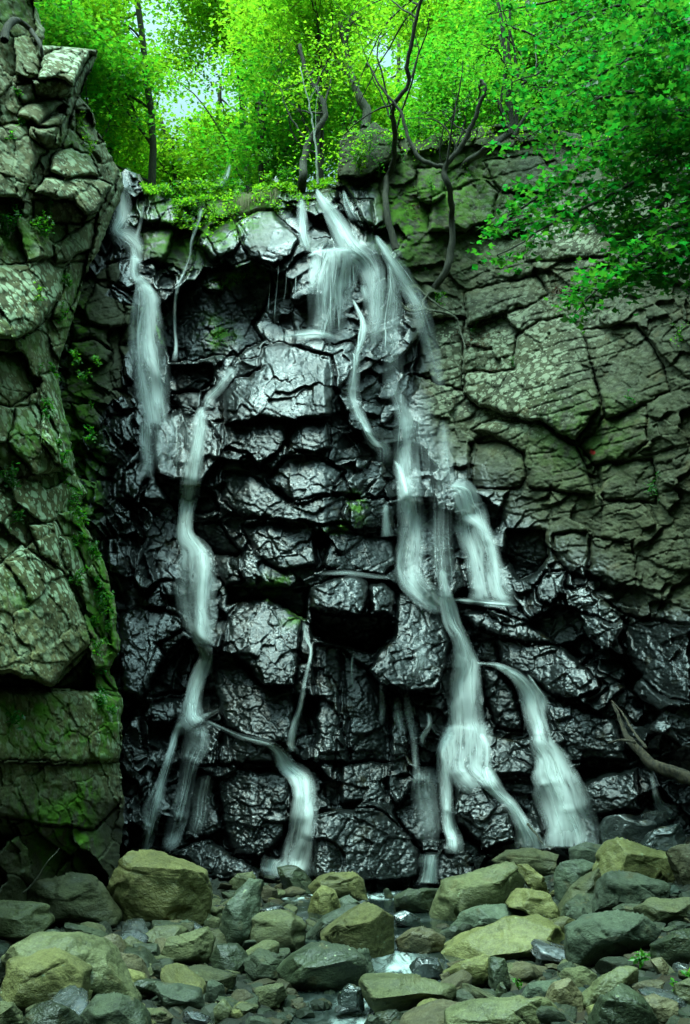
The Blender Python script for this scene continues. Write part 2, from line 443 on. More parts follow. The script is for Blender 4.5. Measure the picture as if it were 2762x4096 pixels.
# ------------------------------------------------------------------ the waterfall cliff
BX = np.array([100, 400, 700, 1000, 1300, 1600, 1900, 2200, 2500, 2762, 3300.])
BXE = 6000.0
BY = np.array([300, 700, 1000, 1300, 1600, 1900, 2200, 2500, 2800, 3100, 3400, 3700.])
BT = np.array([
 [19.5, 19, 18.8, 18.6, 18.2, 17.8, 18.2, 18.0, 16.8, 15.6, 13.0],
 [18.8, 18.5, 18.2, 18.2, 17.8, 17.2, 17.6, 17.1, 15.8, 14.6, 12.0],
 [18.0, 17.8, 17.4, 16.8, 16.4, 16.6, 17.0, 16.2, 15.0, 13.8, 11.4],
 [16.6, 16.6, 17.0, 16.7, 16.1, 16.4, 16.5, 15.6, 14.6, 13.4, 11.0],
 [15.6, 15.8, 16.2, 15.5, 15.0, 15.9, 16.0, 15.0, 14.1, 13.0, 10.8],
 [15.0, 15.2, 15.5, 14.9, 14.7, 15.4, 15.4, 14.7, 13.9, 12.8, 10.6],
 [14.6, 14.8, 15.0, 14.5, 14.3, 14.8, 14.9, 14.4, 13.7, 12.7, 10.5],
 [14.2, 14.4, 14.6, 14.2, 14.0, 14.3, 14.5, 14.1, 13.5, 12.6, 10.4],
 [13.9, 14.1, 14.3, 13.8, 13.7, 14.0, 14.2, 13.8, 13.3, 12.5, 10.3],
 [13.6, 13.8, 14.0, 13.5, 13.4, 13.7, 13.8, 13.5, 13.1, 12.5, 10.3],
 [13.4, 13.5, 13.7, 13.3, 13.1, 13.4, 13.5, 13.3, 13.0, 12.5, 10.4],
 [13.2, 13.4, 13.5, 13.1, 12.9, 13.2, 13.4, 13.2, 12.9, 12.5, 10.5]])
def base_lookup(u, v, bx, by, bt):
    i = np.clip(np.searchsorted(bx, u) - 1, 0, len(bx) - 2); j = np.clip(np.searchsorted(by, v) - 1, 0, len(by) - 2)
    fx = np.clip((u - bx[i]) / (bx[i + 1] - bx[i]), 0, 1); fy = np.clip((v - by[j]) / (by[j + 1] - by[j]), 0, 1)
    return (bt[j, i] * (1 - fx) + bt[j, i + 1] * fx) * (1 - fy) + (bt[j + 1, i] * (1 - fx) + bt[j + 1, i + 1] * fx) * fy
# (outline, forward/back offset m, lean back m per 100 px, turn to the right m per 100 px)
FAC = [
 # right dry slabs
 (P(4, 560,190, 720,140, 880,110, 935,200, 880,240, 700,300, 570,335), -.10, .18, .05),
 (P(4, 790,390, 900,320, 1010,300, 1080,360, 1130,520, 1160,700, 1060,860, 900,770, 800,755, 620,700, 555,640, 560,550, 700,545, 780,540), -.35, .10, -.03),
 (P(4, 590,800, 700,760, 900,775, 1060,890, 1080,940, 1140,1090, 1030,1085, 850,1055, 820,900, 730,850), -.22, .06, .0),
 (P(4, 580,860, 730,850, 825,900, 835,1010, 800,1060, 690,1070, 585,1060), -.05, .20, -.05),
 (P(4, 1080,360, 1330,330, 1450,500, 1480,640, 1360,690, 1190,760, 1140,560), -.10, .10, .12),
 (P(4, 400,310, 560,300, 545,440, 550,640, 440,600, 330,560, 340,420), .15, .05, -.10),
 (P(4, 1180,760, 1370,690, 1380,860, 1290,930, 1130,960, 1080,880), -.10, .15, .0),
 (P(4, 1150,960, 1400,930, 1420,1130, 1180,1120), -.05, .12, .05),
 (P(2, 340,760, 460,740, 470,880, 400,920, 350,900), -.35, .25, -.1),
 (P(2, 410,890, 520,850, 640,800, 700,860, 690,960, 560,1040, 400,1040), -.25, .15, .05),
 (P(2, 640,720, 900,700, 960,780, 930,860, 720,860), -.2, .2, 0),
 (P(2, 1110,880, 1250,830, 1400,870, 1410,1000, 1250,1030, 1120,980), -.35, .1, .1),
 (P(2, 830,1010, 1090,980, 1200,1000, 1210,1150, 830,1170), -.1, .2, 0),
 (P(2, 0,460, 130,470, 250,560, 270,700, 100,800, 0,790, -110,700), -.5, .1, .05),
 (P(2, 0,800, 170,820, 200,1000, 130,1030, 60,900), -.2, .1, .05),
 # lower right wet slabs
 (P(6, 960,150, 1110,140, 1120,290, 1100,350, 1010,310, 960,240), -.15, .15, .0),
 (P(6, 1120,160, 1310,190, 1330,350, 1210,400, 1110,320), -.10, .12, .0),
 (P(6, 870,380, 930,330, 1010,320, 1005,420, 940,465, 890,450), -.45, .3, .05),
 (P(6, 740,135, 915,140, 935,250, 880,320, 800,360, 745,250), .35, -.20, .0),
 (P(6, 1000,400, 1100,390, 1280,520, 1230,560, 1010,470), -.15, .05, .1),
 (P(6, 1290,520, 1568,560, 1568,900, 1440,880, 1330,780, 1250,640), -.1, .08, -.05),
 (P(6, 540,505, 690,492, 850,560, 975,650, 830,640, 700,610, 590,560), -.35, .0, .05),
 (P(6, 700,620, 860,640, 1000,660, 1150,800, 1160,850, 1000,900, 860,800, 720,730), -.3, .10, -.05),
 (P(6, 570,620, 700,620, 720,720, 640,740, 580,700), .1, -.1, 0),
 (P(6, 630,745, 700,745, 790,860, 830,1040, 700,1020, 650,900), .05, -.05, .0),
 (P(6, 900,880, 1010,900, 1230,990, 1300,1170, 950,1170, 930,1080), -.15, .0, -.03),
 (P(8, 1080,100, 1160,60, 1330,30, 1350,210, 1180,240, 1100,220), -.35, .12, -.03),
 (P(8, 690,60, 860,60, 900,230, 880,260, 760,180), .0, .1, 0),
 (P(8, 505,60, 560,40, 640,110, 700,140, 770,190, 782,350, 640,395, 520,270), -.55, .02, .0),
 (P(8, 900,240, 1090,230, 1180,250, 1160,370, 930,370), -.1, .2, 0),
 # centre wet blocks, top to bottom
 (P(1, 660,850, 740,835, 815,850, 805,970, 780,1010, 720,995, 660,1005), -.35, .28, .05),
 (P(1, 635,1045, 720,1015, 785,1015, 760,1130, 720,1176, 640,1176), -.25, .18, .0),
 (P(1, 1020,850, 1200,808, 1280,845, 1225,940, 1050,965, 940,1010, 930,900), -.15, .45, .0),
 (P(1, 900,985, 1060,975, 1100,1050, 1060,1130, 960,1170, 880,1100), -.1, .15, -.05),
 (P(1, 1060,990, 1140,960, 1230,945, 1335,1070, 1300,1140, 1230,1190, 1120,1150, 1070,1060), -.45, .20, .02),
 (P(1, 1290,860, 1420,845, 1420,900, 1300,900), -.25, .5, .0),
 (P(2, -100,850, -20,842, 0,880, -60,930, -100,900), -.3, .4, .0),
 (P(2, 30,900, 145,900, 150,1000, 90,1010, 40,960), -.3, .2, .1),
 (P(2, 20,970, 140,1010, 190,1080, 180,1180, 60,1120), -.2, .2, .05),
 (P(3, 715,250, 790,200, 830,150, 880,130, 905,80, 960,90, 1010,50, 1060,85, 1150,60, 1215,110, 1235,170, 1190,260, 1150,330, 1190,400, 1110,440, 1060,485, 960,470, 900,500, 830,490, 760,512, 745,430, 720,330), .75, -.14, .02),
 (P(3, 905,150, 985,140, 1010,185, 930,180), -.3, .4, 0),
 (P(3, 750,520, 950,515, 955,590, 900,640, 750,650), .35, -.02, .0),
 (P(3, 760,660, 860,630, 930,640, 900,720, 790,710), .1, .2, .0),
 (P(3, 1180,440, 1250,415, 1340,440, 1480,480, 1500,560, 1485,750, 1320,765, 1180,755, 1010,780, 1000,640, 1060,580, 1170,540), -.45, .30, .03),
 (P(3, 1000,790, 1140,770, 1280,770, 1290,850, 1230,910, 1160,975, 1110,900, 1000,870), -.40, .12, .0),
 (P(3, 1320,772, 1470,780, 1490,880, 1400,910, 1290,905), -.35, .2, .0),
 (P(3, 1290,930, 1430,925, 1540,990, 1480,1100, 1330,1130, 1200,1030), -.2, .25, .0),
 (P(3, 1000,990, 1130,1010, 1240,1080, 1300,1125, 1400,1110, 1568,1090, 1560,1215, 1420,1225, 1300,1205, 1080,1190, 1000,1120), -.2, .25, .0),
 (P(3, 690,760, 800,715, 890,740, 985,850, 980,940, 900,1045, 780,1035, 690,990), -.3, .22, .04),
 (P(3, 690,995, 780,1040, 900,1050, 960,1090, 985,1176, 800,1176, 740,1100), .35, -.1, .0),
 (P(3, 560,1000, 610,950, 665,950, 660,1020, 600,1120, 560,1100), -.35, .2, -.15),
 (P(3, 490,740, 600,730, 600,860, 540,880, 500,820), -.3, .18, -.1),
 (P(3, 380,260, 430,150, 520,190, 600,240, 580,330, 490,350, 385,320), -.5, .15, .0),
 (P(3, 320,410, 440,405, 500,460, 480,510, 400,500, 310,450), -.5, .30, .0),
 (P(3, 330,330, 480,350, 490,440, 440,400, 330,400), -.35, -.05, .0),
 (P(3, 320,690, 400,690, 470,770, 440,800, 360,760), -.5, .25, -.1),
 (P(3, 540,430, 610,430, 605,600, 560,560), -.35, .3, -.05),
 (P(3, 480,60, 590,40, 620,150, 560,180, 490,140), -.3, .3, -.05),
 (P(3, 560,240, 610,250, 600,420, 545,420), -.25, .2, -.1),
 (P(5, 1080,110, 1240,98, 1400,100, 1425,290, 1330,310, 1250,310, 1150,250), -.1, .20, .0),
 (P(5, 960,240, 1085,250, 1080,380, 1010,385, 970,320), -.1, .2, -.05),
 (P(5, 860,100, 985,95, 1085,240, 1060,260, 960,240, 880,180), .35, -.30, .0),
 (P(5, 1010,385, 1200,400, 1385,395, 1370,540, 1200,445, 1020,470), .40, -.25, .0),
 (P(5, 1010,520, 1080,465, 1200,445, 1280,480, 1355,540, 1335,700, 1320,830, 1180,835, 1130,760, 1060,700, 1000,690, 1015,600), -.40, .30, .03),
 (P(5, 965,760, 1060,715, 1130,770, 1180,840, 1320,835, 1310,1100, 1180,1085, 1010,1015, 960,850), -.28, .22, .02),
 (P(5, 540,510, 620,480, 720,490, 810,525, 820,580, 700,640, 740,700, 640,890, 560,860, 545,640), -.30, .22, -.02),
 (P(5, 650,900, 830,880, 825,960, 760,1010, 660,1000), -.15, .2, .0),
 (P(5, 640,890, 690,780, 745,700, 830,620, 890,690, 840,860, 700,880), .30, .0, .0),
 (P(5, 810,985, 930,985, 1000,1020, 960,1180, 820,1180), -.3, .05, .0),
 (P(5, 1000,1030, 1180,1090, 1235,1120, 1235,1180, 980,1180), -.2, .2, .0),
 (P(6, -135,395, -30,350, 60,335, 132,365, 125,440, 80,522, 0,512, -130,480), -.80, .34, .0),
 (P(6, -130,488, 0,518, 90,528, 130,520, 240,525, 235,600, 160,680, 0,650, -120,600), .55, -.40, .0),
 (P(6, 138,368, 200,372, 242,400, 235,510, 135,518), -.60, .15, .05),
 (P(6, 250,400, 300,410, 380,440, 465,520, 502,650, 470,770, 432,840, 290,862, 180,825, 130,760, 180,680, 245,600), -.35, .28, .03),
 (P(6, -60,150, 0,145, 240,170, 252,270, 190,335, 0,325, -80,300), -.2, .28, .0),
 (P(6, 20,0, 270,0, 235,130, 60,140, 0,60), -.35, -.12, .0),
 (P(6, 270,0, 420,0, 450,200, 430,380, 270,380), .0, .12, .0),
 (P(6, 0,665, 130,765, 215,870, 225,1000, 225,1176, 40,1176, 0,1000), .05, -.02, .0),
 (P(6, -110,640, 0,665, 30,1000, 40,1176, -120,1176), -.1, .05, .0),
 (P(8, -125,240, 0,212, 140,210, 230,260, 350,390, 352,520, 0,540, -125,520), -.55, .08, .0),
 (P(8, 235,230, 330,100, 430,100, 452,260, 440,400, 370,410), -.05, .15, .0),
 (P(8, 0,0, 200,0, 210,180, 0,190), -.1, .1, .0),
 (P(7, 780,410, 860,370, 950,345, 1040,425, 1165,480, 1165,540, 900,520), -.55, .45, .0),
 (P(7, 850,50, 955,60, 1000,300, 940,340, 830,360, 835,200), -.2, .05, .0),
 (P(7, 965,0, 1240,50, 1310,60, 1290,330, 1170,430, 1045,420, 1000,300), -.15, .03, .0),
]
def add_facets(u, v, D, facs, warp=9.0, groove=0.10):
    wu = u + warp * fbm2(u / 45, v / 45, 71, 3); wv = v + warp * fbm2(u / 45, v / 45, 72, 3)
    cover = np.zeros(u.shape, bool); gr = np.zeros(u.shape)
    for poly, off, lean, side in facs:
        pa = np.array(poly); x0, y0 = pa.min(0) - 26; x1, y1 = pa.max(0) + 26
        m = (wu > x0) & (wu < x1) & (wv > y0) & (wv < y1)
        if not m.any(): continue
        U, V = wu[m], wv[m]; ins = inpoly(U, V, poly); d = polydist(U, V, poly)
        c = pa.mean(0)
        if facs is FAC and lean > 0: lean *= .45
        val = off + lean * (c[1] - V) / 100 + side * (U - c[0]) / 100
        round_ = 0.10 * np.exp(-d / 14.0)
        Dm = D[m]; Dm = np.where(ins, Dm + val + round_, Dm); D[m] = Dm
        g = gr[m]; gr[m] = np.maximum(g, groove * np.exp(-(d / 5.0) ** 2))
        cv = cover[m]; cover[m] = cv | ins
    return D + gr * (0.4 + 1.2 * (noise2(u / 70, v / 70, 9) + 0.5)), cover
TOPL = [(-200, 560), (480, 690), (500, 672), (560, 690), (575, 770), (615, 772), (660, 765), (700, 800), (760, 795), (850, 790), (900, 770), (960, 765), (1060, 745), (1150, 735), (1235, 760), (1260, 752),
        (1345, 740), (1360, 560), (1420, 520), (1500, 500), (1560, 520), (1650, 560), (1720, 545), (1850, 520), (2000, 500), (2200, 520), (2400, 545), (2762, 560), (3400, 500)]
STEP = 4.0
gu, gv = np.meshgrid(np.r_[np.arange(120, 2900, STEP), np.arange(2900, 6000, 14.0)], np.arange(420, 3700, STEP))
tl = np.interp(gu, [p[0] for p in TOPL], [p[1] for p in TOPL]) + (26 + 40 * sstep(660, 720, gu[0]) * (1 - sstep(1180, 1240, gu[0])))[None, :] * fbm2(gu[0] / 50, gu[0] * 0 + .3, 3, 4)[None, :]
cu, cv_ = gu, np.maximum(gv, tl)
wu = cu + 34 * fbm2(cu / 170, cv_ / 170, 1, 3); wv = cv_ + 34 * fbm2(cu / 170, cv_ / 170, 2, 3)
D = base_lookup(wu, wv, BX, BY, BT) - np.maximum(0, cu - 3300) * .0014
wetline = [(0, 0), (1560, 0), (1560, 830), (1600, 940), (1650, 1010), (1720, 1200), (1760, 1400), (1790, 1600), (1840, 1740), (1960, 1780), (2100, 1830), (2120, 1960), (2240, 2080), (2440, 2130), (2560, 2330), (2700, 2330), (3400, 2400), (3400, 4200), (0, 4200)]
warp_u = cu + 60 * fbm2(cu / 110, cv_ / 110, 21, 4); warp_v = cv_ + 60 * fbm2(cu / 110, cv_ / 110, 22, 4)
sd = polydist(warp_u, warp_v, wetline); wetm = inpoly(warp_u, warp_v, wetline)
wet = np.where(wetm, sstep(0, 60 + 150 * sstep(1500, 1800, cu), sd), 0.0)
drypatch = [(P(3, 300,150, 640,230, 600,330, 520,540, 600,640, 480,700, 470,800, 300,820), 1), (P(1, 560,740, 1240,760, 1240,830, 960,860, 860,900, 640,800), .8), (P(1, 630,1040, 780,1010, 900,1000, 850,1176, 640,1176), .55), (P(1, 1020,850, 1200,808, 1280,845, 1225,940, 1050,965, 940,1010, 930,900), .95), (P(1, 860,860, 1060,840, 1060,1000, 860,1060), .7), (P(3, 480,0, 300,400, 330,560, 520,600, 470,240, 520,60), 1), (P(1, 1090,980, 1210,960, 1250,1060, 1230,1150, 1130,1120), .45), (P(1, 1240,500, 1568,480, 1800,520, 1740,820, 1568,828, 1300,838), 1)]
for poly, k in drypatch:
    wet = np.where(inpoly(warp_u, warp_v, poly), np.minimum(wet, 1 - k), wet)
big_amp = 1.0
cv0 = fbm2(cu / 400, cv_ / 400, 31, 3)
D, cov = add_facets(wu * 0 + cu, cv_, D, FAC, 14.0, 0.10)
soft = blur(cov.astype(float), 3)
# medium joints
aw = cu + 60 * fbm2(cu / 180, cv_ / 180, 41, 4); bw_ = cv_ + 60 * fbm2(cu / 180, cv_ / 180, 42, 4)
left = sstep(-40, 40, 600 + 60 * fbm2(cu / 90, cv_ / 90, 43, 2) - cu)          # steep shards left of the falls
def duo(sx, sy, ang, seed, pw):
    A = cells(aw, bw_, sx, sy, ang, seed, pw); B = cells(aw, bw_, sx * .8, sy * .62, 1.05, seed + 3, pw)
    return [np.where(left > .5, b, a) for a, b in zip(A[0], B[0])], np.where(left > .5, B[1], A[1]), np.where(left > .5, B[2], A[2]), np.where(left > .5, B[3], A[3])
r, da, db, ed = duo(165, 135, 0.30, 51, 2.0)
k = 1 - 0.86 * soft
D += k * ((r[0] - .5) * .75 + da * (r[1] - .5) * .55 - db * (.10 + (r[2] - .5) * .60)) * (.42 + .58 * wet) + (1 - .75 * soft) * (.012 + .08 * wet) * (1 - sstep(0, .07, ed)) * sstep(-.22, .12, noise2(cu / 70, cv_ / 70, 55))
r, da, db, ed = duo(70, 54, -0.35, 61, 2.0)
k = 1 - 0.72 * soft
keep = sstep(.35, .55, noise2(cu / 130, cv_ / 130, 62) + .5)
D += k * ((r[0] - .5) * .26 + da * (r[1] - .5) * .24 - db * (.03 + (r[2] - .5) * .26)) * (0.45 + .55 * keep) * (.6 + .4 * wet) + (.02 + .03 * wet) * (1 - sstep(0, .08, ed)) * keep * (1 - .5 * soft)
r, da, db, ed = cells(aw + 8 * noise2(cu / 18, cv_ / 18, 5), bw_, 27, 18, 0.2, 81)
keep2 = sstep(.4, .6, noise2(cu / 90, cv_ / 90, 82) + .5)
D += (.04 + .24 * keep2) * (1 - .45 * soft) * ((r[0] - .5) * .085 + da * (r[1] - .5) * .08 - db * (.01 + (r[2] - .5) * .09))
# bedding lines on the dry right wall, ripples everywhere
bedd = np.abs(((cv_ + .30 * cu + 30 * fbm2(cu / 140, cv_ / 140, 91, 3)) / 46.0) % 1 - .5)
D += (1 - wet) * .035 * (1 - sstep(0, .12, bedd)) * sstep(-.15, .2, noise2(cu / 120, cv_ / 60, 93))
D += .014 * fbm2(cu / 40, cv_ / 28, 95, 3, .5) + .016 * fbm2(cu / 15, cv_ / 9, 97, 2, .5) + .015 * fbm2(cu / 10, cv_ / 6, 96, 2)
DC = D.copy()
lip = np.maximum(0, cv_ - gv)                     # rows above the lip run back as the top of the cliff
V3 = at(cu, cv_, D)
ex = lip * 0.012
V3[..., 1] += ex; V3[..., 2] += np.minimum(ex * .15, 0.5); V3[..., 0] += 0
moss = np.clip(sum(a * blob(warp_u, warp_v, x, y, rx, ry) for x, y, rx, ry, a in [
    (870, 1340, 48, 55, 2), (920, 1120, 60, 30, 2), (1030, 1095, 60, 22, 2), (1438, 2040, 24, 40, 2), (1370, 2112, 50, 16, 1.5), (640, 1330, 18, 60, 1.2), (720, 870, 120, 60, 1.5), (880, 800, 220, 60, 1.8),
    (1100, 2300, 60, 30, .8), (1155, 2480, 40, 30, .9), (640, 980, 60, 60, .8), (760, 990, 60, 80, .7), (850, 900, 60, 60, 1), (930, 900, 110, 50, .6), (300, 1350, 60, 200, 1.0), (330, 1750, 70, 200, 1.3), (360, 1950, 50, 150, 1.3),
    (1600, 900, 90, 160, .9), (1800, 800, 200, 200, .7), (1050, 2350, 90, 20, .8), (2350, 1750, 200, 150, .35)]), 0, 1)
lichen = np.clip((1 - wet) * (.12 + sum(a * blob(warp_u, warp_v, x, y, rx, ry) for x, y, rx, ry, a in [
    (2150, 1330, 330, 170, .6), (1980, 1560, 240, 160, .9), (2150, 1600, 150, 130, .6), (2300, 950, 200, 130, .8), (2050, 800, 260, 200, .5), (1760, 1320, 60, 90, .8), (1300, 760, 120, 40, 1)])), 0, 1)
paint = sstep(.35, .6, blob(cu, cv_, 1362 + 1128 / 1.12, 1000 + 905 / 1.12, 12, 12) + .5 * noise2(cu / 7, cv_ / 7, 7))
ny, nx = cu.shape
cliff = mesh_obj('cliff', V3.reshape(-1, 3), gridfaces(ny, nx), M['cliff'], smooth=True, attrs={'wet': wet, 'moss': moss, 'lichen': lichen, 'paint': paint})
tag(cliff, kind='structure')

# ------------------------------------------------------------------ the dry buttress on the left
LX = np.array([-700, -300, 0, 150, 300, 450, 600.]); LY = np.array([-400, 0, 300, 700, 1100, 1500, 1900, 2300, 2700, 3100, 3700.])
LT = np.array([
 [8.2, 9.6, 10.8, 11.3, 11.8, 12.2, 12.6],
 [8.0, 9.4, 10.5, 11.0, 11.5, 12.0, 12.4],
 [7.6, 8.9, 10.0, 10.5, 11.0, 11.6, 12.0],
 [7.2, 8.4, 9.5, 10.0, 10.7, 11.5, 12.2],
 [7.0, 8.1, 9.2, 9.8, 10.6, 11.3, 12.0],
 [6.9, 8.0, 9.0, 9.7, 10.5, 11.2, 11.8],
 [6.8, 7.9, 8.9, 9.5, 10.4, 11.1, 11.6],
 [6.7, 7.8, 8.8, 9.4, 10.2, 10.9, 11.4],
 [6.7, 7.8, 8.8, 9.4, 10.1, 10.8, 11.3],
 [6.8, 7.9, 8.9, 9.5, 10.1, 10.8, 11.3],
 [7.0, 8.1, 9.2, 9.8, 10.4, 11.0, 11.4]])
LF = [
 (P(1, 175,350, 190,265, 250,230, 350,195, 425,200, 435,260, 400,240, 330,385, 290,350), -.45, .40, .0),
 (P(1, 330,385, 400,240, 440,245, 400,340, 340,470, 270,660, 250,640, 300,450), .10, .05, .5),
 (P(1, 155,360, 290,352, 330,390, 330,430, 270,440, 160,430), -.30, -.35, .0),
 (P(1, 75,380, 160,360, 160,460, 80,470), -.1, -.05, .0),
 (P(1, 75,520, 110,465, 200,440, 290,445, 300,465, 250,490, 170,560, 140,540), -.20, .42, .0),
 (P(1, 165,560, 265,505, 300,520, 270,570), -.40, .45, .0),
 (P(1, 130,565, 265,570, 262,660, 200,665, 130,600), -.38, -.35, .0),
 (P(1, -100,590, 120,545, 210,680, 180,700, 100,890, -100,880), -.25, .08, .05),
 (P(1, 230,700, 280,670, 322,655, 400,700, 445,780, 290,800, 220,770), -.35, .30, .0),
 (P(1, 155,860, 210,795, 320,800, 440,800, 502,825, 470,890, 440,950, 380,965, 330,890, 250,890), -.60, .28, .0),
 (P(1, 140,900, 250,892, 330,900, 380,968, 370,1010, 140,1010), .05, -.2, .0),
 (P(1, 390,1176, 440,1000, 500,890, 540,760, 560,740, 560,900, 450,1176), .10, .05, .35),
 (P(1, 340,480, 410,505, 425,560, 470,640, 400,650, 340,600), .3, .3, .1),
 (P(1, 240,1100, 380,1000, 440,960, 400,1176, 250,1176), -.05, .1, .15),
 (P(3, -200,60, 60,70, 200,40, 290,90, 285,180, 230,280, 150,360, 60,400, -200,370), -.3, .13, .05),
 (P(3, 290,90, 340,20, 400,0, 380,120, 330,240, 290,300, 240,300), .05, .05, .3),
 (P(3, 180,560, 235,540, 275,610, 300,720, 340,890, 330,1000, 250,960, 190,860), -.2, .12, .2),
 (P(3, 70,700, 170,690, 260,820, 280,1000, 150,1000, 40,860), -.2, .12, .05),
 (P(3, -200,450, 100,460, 170,640, 60,700, -200,660), .1, .08, .05),
 (P(5, -200,300, 0,285, 90,200, 170,250, 270,320, 330,420, 400,600, 392,665, 320,720, 230,835, 40,775, -200,790), -.55, .14, .06),
 (P(5, 130,110, 250,90, 290,170, 270,300, 180,240), -.25, .12, .1),
 (P(5, 270,160, 330,160, 400,330, 480,420, 500,640, 440,620, 350,420, 290,300), .05, .05, .3),
 (P(5, -200,795, 40,782, 235,842, 390,690, 405,735, 430,850, 200,850, -200,830), .55, -.2, .0),
 (P(5, -200,840, 200,862, 430,858, 540,890, 540,1176, -200,1176), -.35, .06, .05),
 (P(5, 395,740, 440,760, 530,860, 430,852, 385,800), .1, .25, .1),
 (P(7, -200,0, 540,0, 530,200, 420,300, 200,280, -200,200), -.35, .04, .06),
]
LEDGE_V = [-420, -40, 20, 60, 130, 180, 190, 200, 235, 300, 380, 440, 460, 520, 560, 600, 640, 680, 760, 850, 930, 1000, 1060, 1120, 1240, 1360, 1480, 1540, 1640, 1780, 1890, 1985, 2030, 2130, 2260, 2380, 2500, 2600, 2680, 2780, 2900, 3046, 3220, 3460, 3700]
LEDGE_U = [150, 150, 134, 150, 180, 172, 300, 386, 394, 356, 318, 370, 378, 384, 420, 436, 448, 490, 500, 462, 430, 400, 355, 335, 300, 270, 235, 235, 262, 290, 306, 350, 300, 355, 420, 455, 472, 480, 440, 484, 490, 482, 498, 475, 470]
LU0 = np.arange(-2600, -200, 14.0)
lu_, lv_ = np.meshgrid(np.r_[LU0, np.arange(-200, 760, STEP)], np.arange(-400, 3700, STEP))
edge_u = np.interp(lv_, LEDGE_V, LEDGE_U) + 16 * fbm2(lv_[:, :1] / 40, lv_[:, :1] * 0 + .7, 13, 4)
cu2 = np.minimum(lu_, edge_u); cv2 = lv_
D2 = base_lookup(cu2 + 20 * fbm2(cu2 / 150, cv2 / 150, 14, 3), cv2 + 20 * fbm2(cu2 / 150, cv2 / 150, 15, 3), LX, LY, LT) - np.maximum(0, -700 - cu2) * .0016
D2, cov2 = add_facets(cu2, cv2, D2, LF, 12.0, 0.11)
soft2 = blur(cov2.astype(float), 3)
aw = cu2 + 30 * fbm2(cu2 / 70, cv2 / 70, 16, 3); bw_ = cv2 + 30 * fbm2(cu2 / 70, cv2 / 70, 17, 3)
r, da, db, ed = cells(aw, bw_, 190, 110, 1.0, 18)
D2 += (1 - .85 * soft2) * ((r[0] - .5) * .45 + da * (r[1] - .5) * .4 - db * (.1 + (r[2] - .5) * .35)) + .07 * (1 - sstep(0, .05, ed)) * (1 - .5 * soft2)
r, da, db, ed = cells(aw, bw_, 80, 42, 0.9, 19)
keep = sstep(.35, .6, noise2(cu2 / 160, cv2 / 160, 20) + .5)
D2 += (.10 + .5 * keep) * (1 - .65 * soft2) * ((r[0] - .5) * .16 + da * (r[1] - .5) * .14 - db * (.05 + (r[2] - .5) * .14)) + .02 * (1 - sstep(0, .06, ed)) * keep
D2 += .04 * fbm2(cu2 / 34, cv2 / 34, 24, 4, .55) + .008 * fbm2(cu2 / 9, cv2 / 9, 25, 2)
back = np.maximum(0, lu_ - cu2)
edge_round = .25 * np.exp(-(np.maximum(0, edge_u - lu_)) / 22.0)
V4 = at(cu2, cv2, D2 + edge_round)
b2 = np.minimum(back * .035, 9)
V4 += b2[..., None] * (V4 - np.array([0, 0, CAMZ])) / V4[..., 1:2]; V4[..., 0] -= b2 * .03
wet2 = np.clip(.75 * sstep(2950, 3500, cv2) + .0, 0, .55)
w2u = cu2 + 60 * fbm2(cu2 / 90, cv2 / 90, 26, 4); w2v = cv2 + 60 * fbm2(cu2 / 90, cv2 / 90, 27, 4)
moss2 = np.clip(sum(a * blob(w2u, w2v, x, y, rx, ry) for x, y, rx, ry, a in [
    (430, 2480, 60, 260, 2.0), (180, 2950, 200, 60, 1.2), (200, 3300, 160, 140, .9), (120, 1750, 120, 90, .8), (330, 2100, 60, 160, 1.2), (120, 2820, 120, 45, 1.5), (440, 2850, 40, 150, 1.3), (330, 3200, 60, 120, .9), (60, 2380, 70, 70, .6), (40, 1400, 120, 80, .6), (300, 1250, 60, 120, .9), (270, 1650, 50, 200, .9),
    (60, 950, 150, 80, .8), (60, 30, 120, 120, .6), (300, 560, 60, 60, .6), (300, 3400, 60, 100, .6)]), 0, 1)
lich2 = np.clip(.35 + sum(a * blob(w2u, w2v, x, y, rx, ry) for x, y, rx, ry, a in [
    (120, 2080, 200, 190, 1.2), (220, 2280, 150, 120, .9), (260, 1850, 90, 160, .9), (80, 1200, 160, 120, .7), (260, 240, 100, 70, 1.2), (450, 2900, 80, 160, .8), (200, 1650, 120, 120, .6), (300, 700, 120, 90, .4)]) - .5 * wet2, 0, 1)
ny2, nx2 = cu2.shape
butt = mesh_obj('rock_buttress', V4.reshape(-1, 3), gridfaces(ny2, nx2), M['wall'], smooth=True, attrs={'wet': wet2, 'moss': moss2, 'lichen': lich2, 'paint': wet2 * 0})
tag(butt, kind='structure')

def cliff_Y(px, py, DD=None):
    DD = DC if DD is None else DD
    i = np.clip((np.asarray(py) - 420) / STEP, 0, DD.shape[0] - 1.001); j = np.clip((np.asarray(px) - 120) / STEP, 0, DD.shape[1] - 1.001)
    i0, j0 = i.astype(int), j.astype(int); fi, fj = i - i0, j - j0
    return (DD[i0, j0] * (1 - fj) + DD[i0, j0 + 1] * fj) * (1 - fi) + (DD[i0 + 1, j0] * (1 - fj) + DD[i0 + 1, j0 + 1] * fj) * fi
def butt_Y(px, py):
    i = int(np.clip((py + 400) / STEP, 0, D2.shape[0] - 1)); j = int(np.clip(len(LU0) + (px + 200) / STEP, 0, D2.shape[1] - 1))
    return float(D2[i, j])

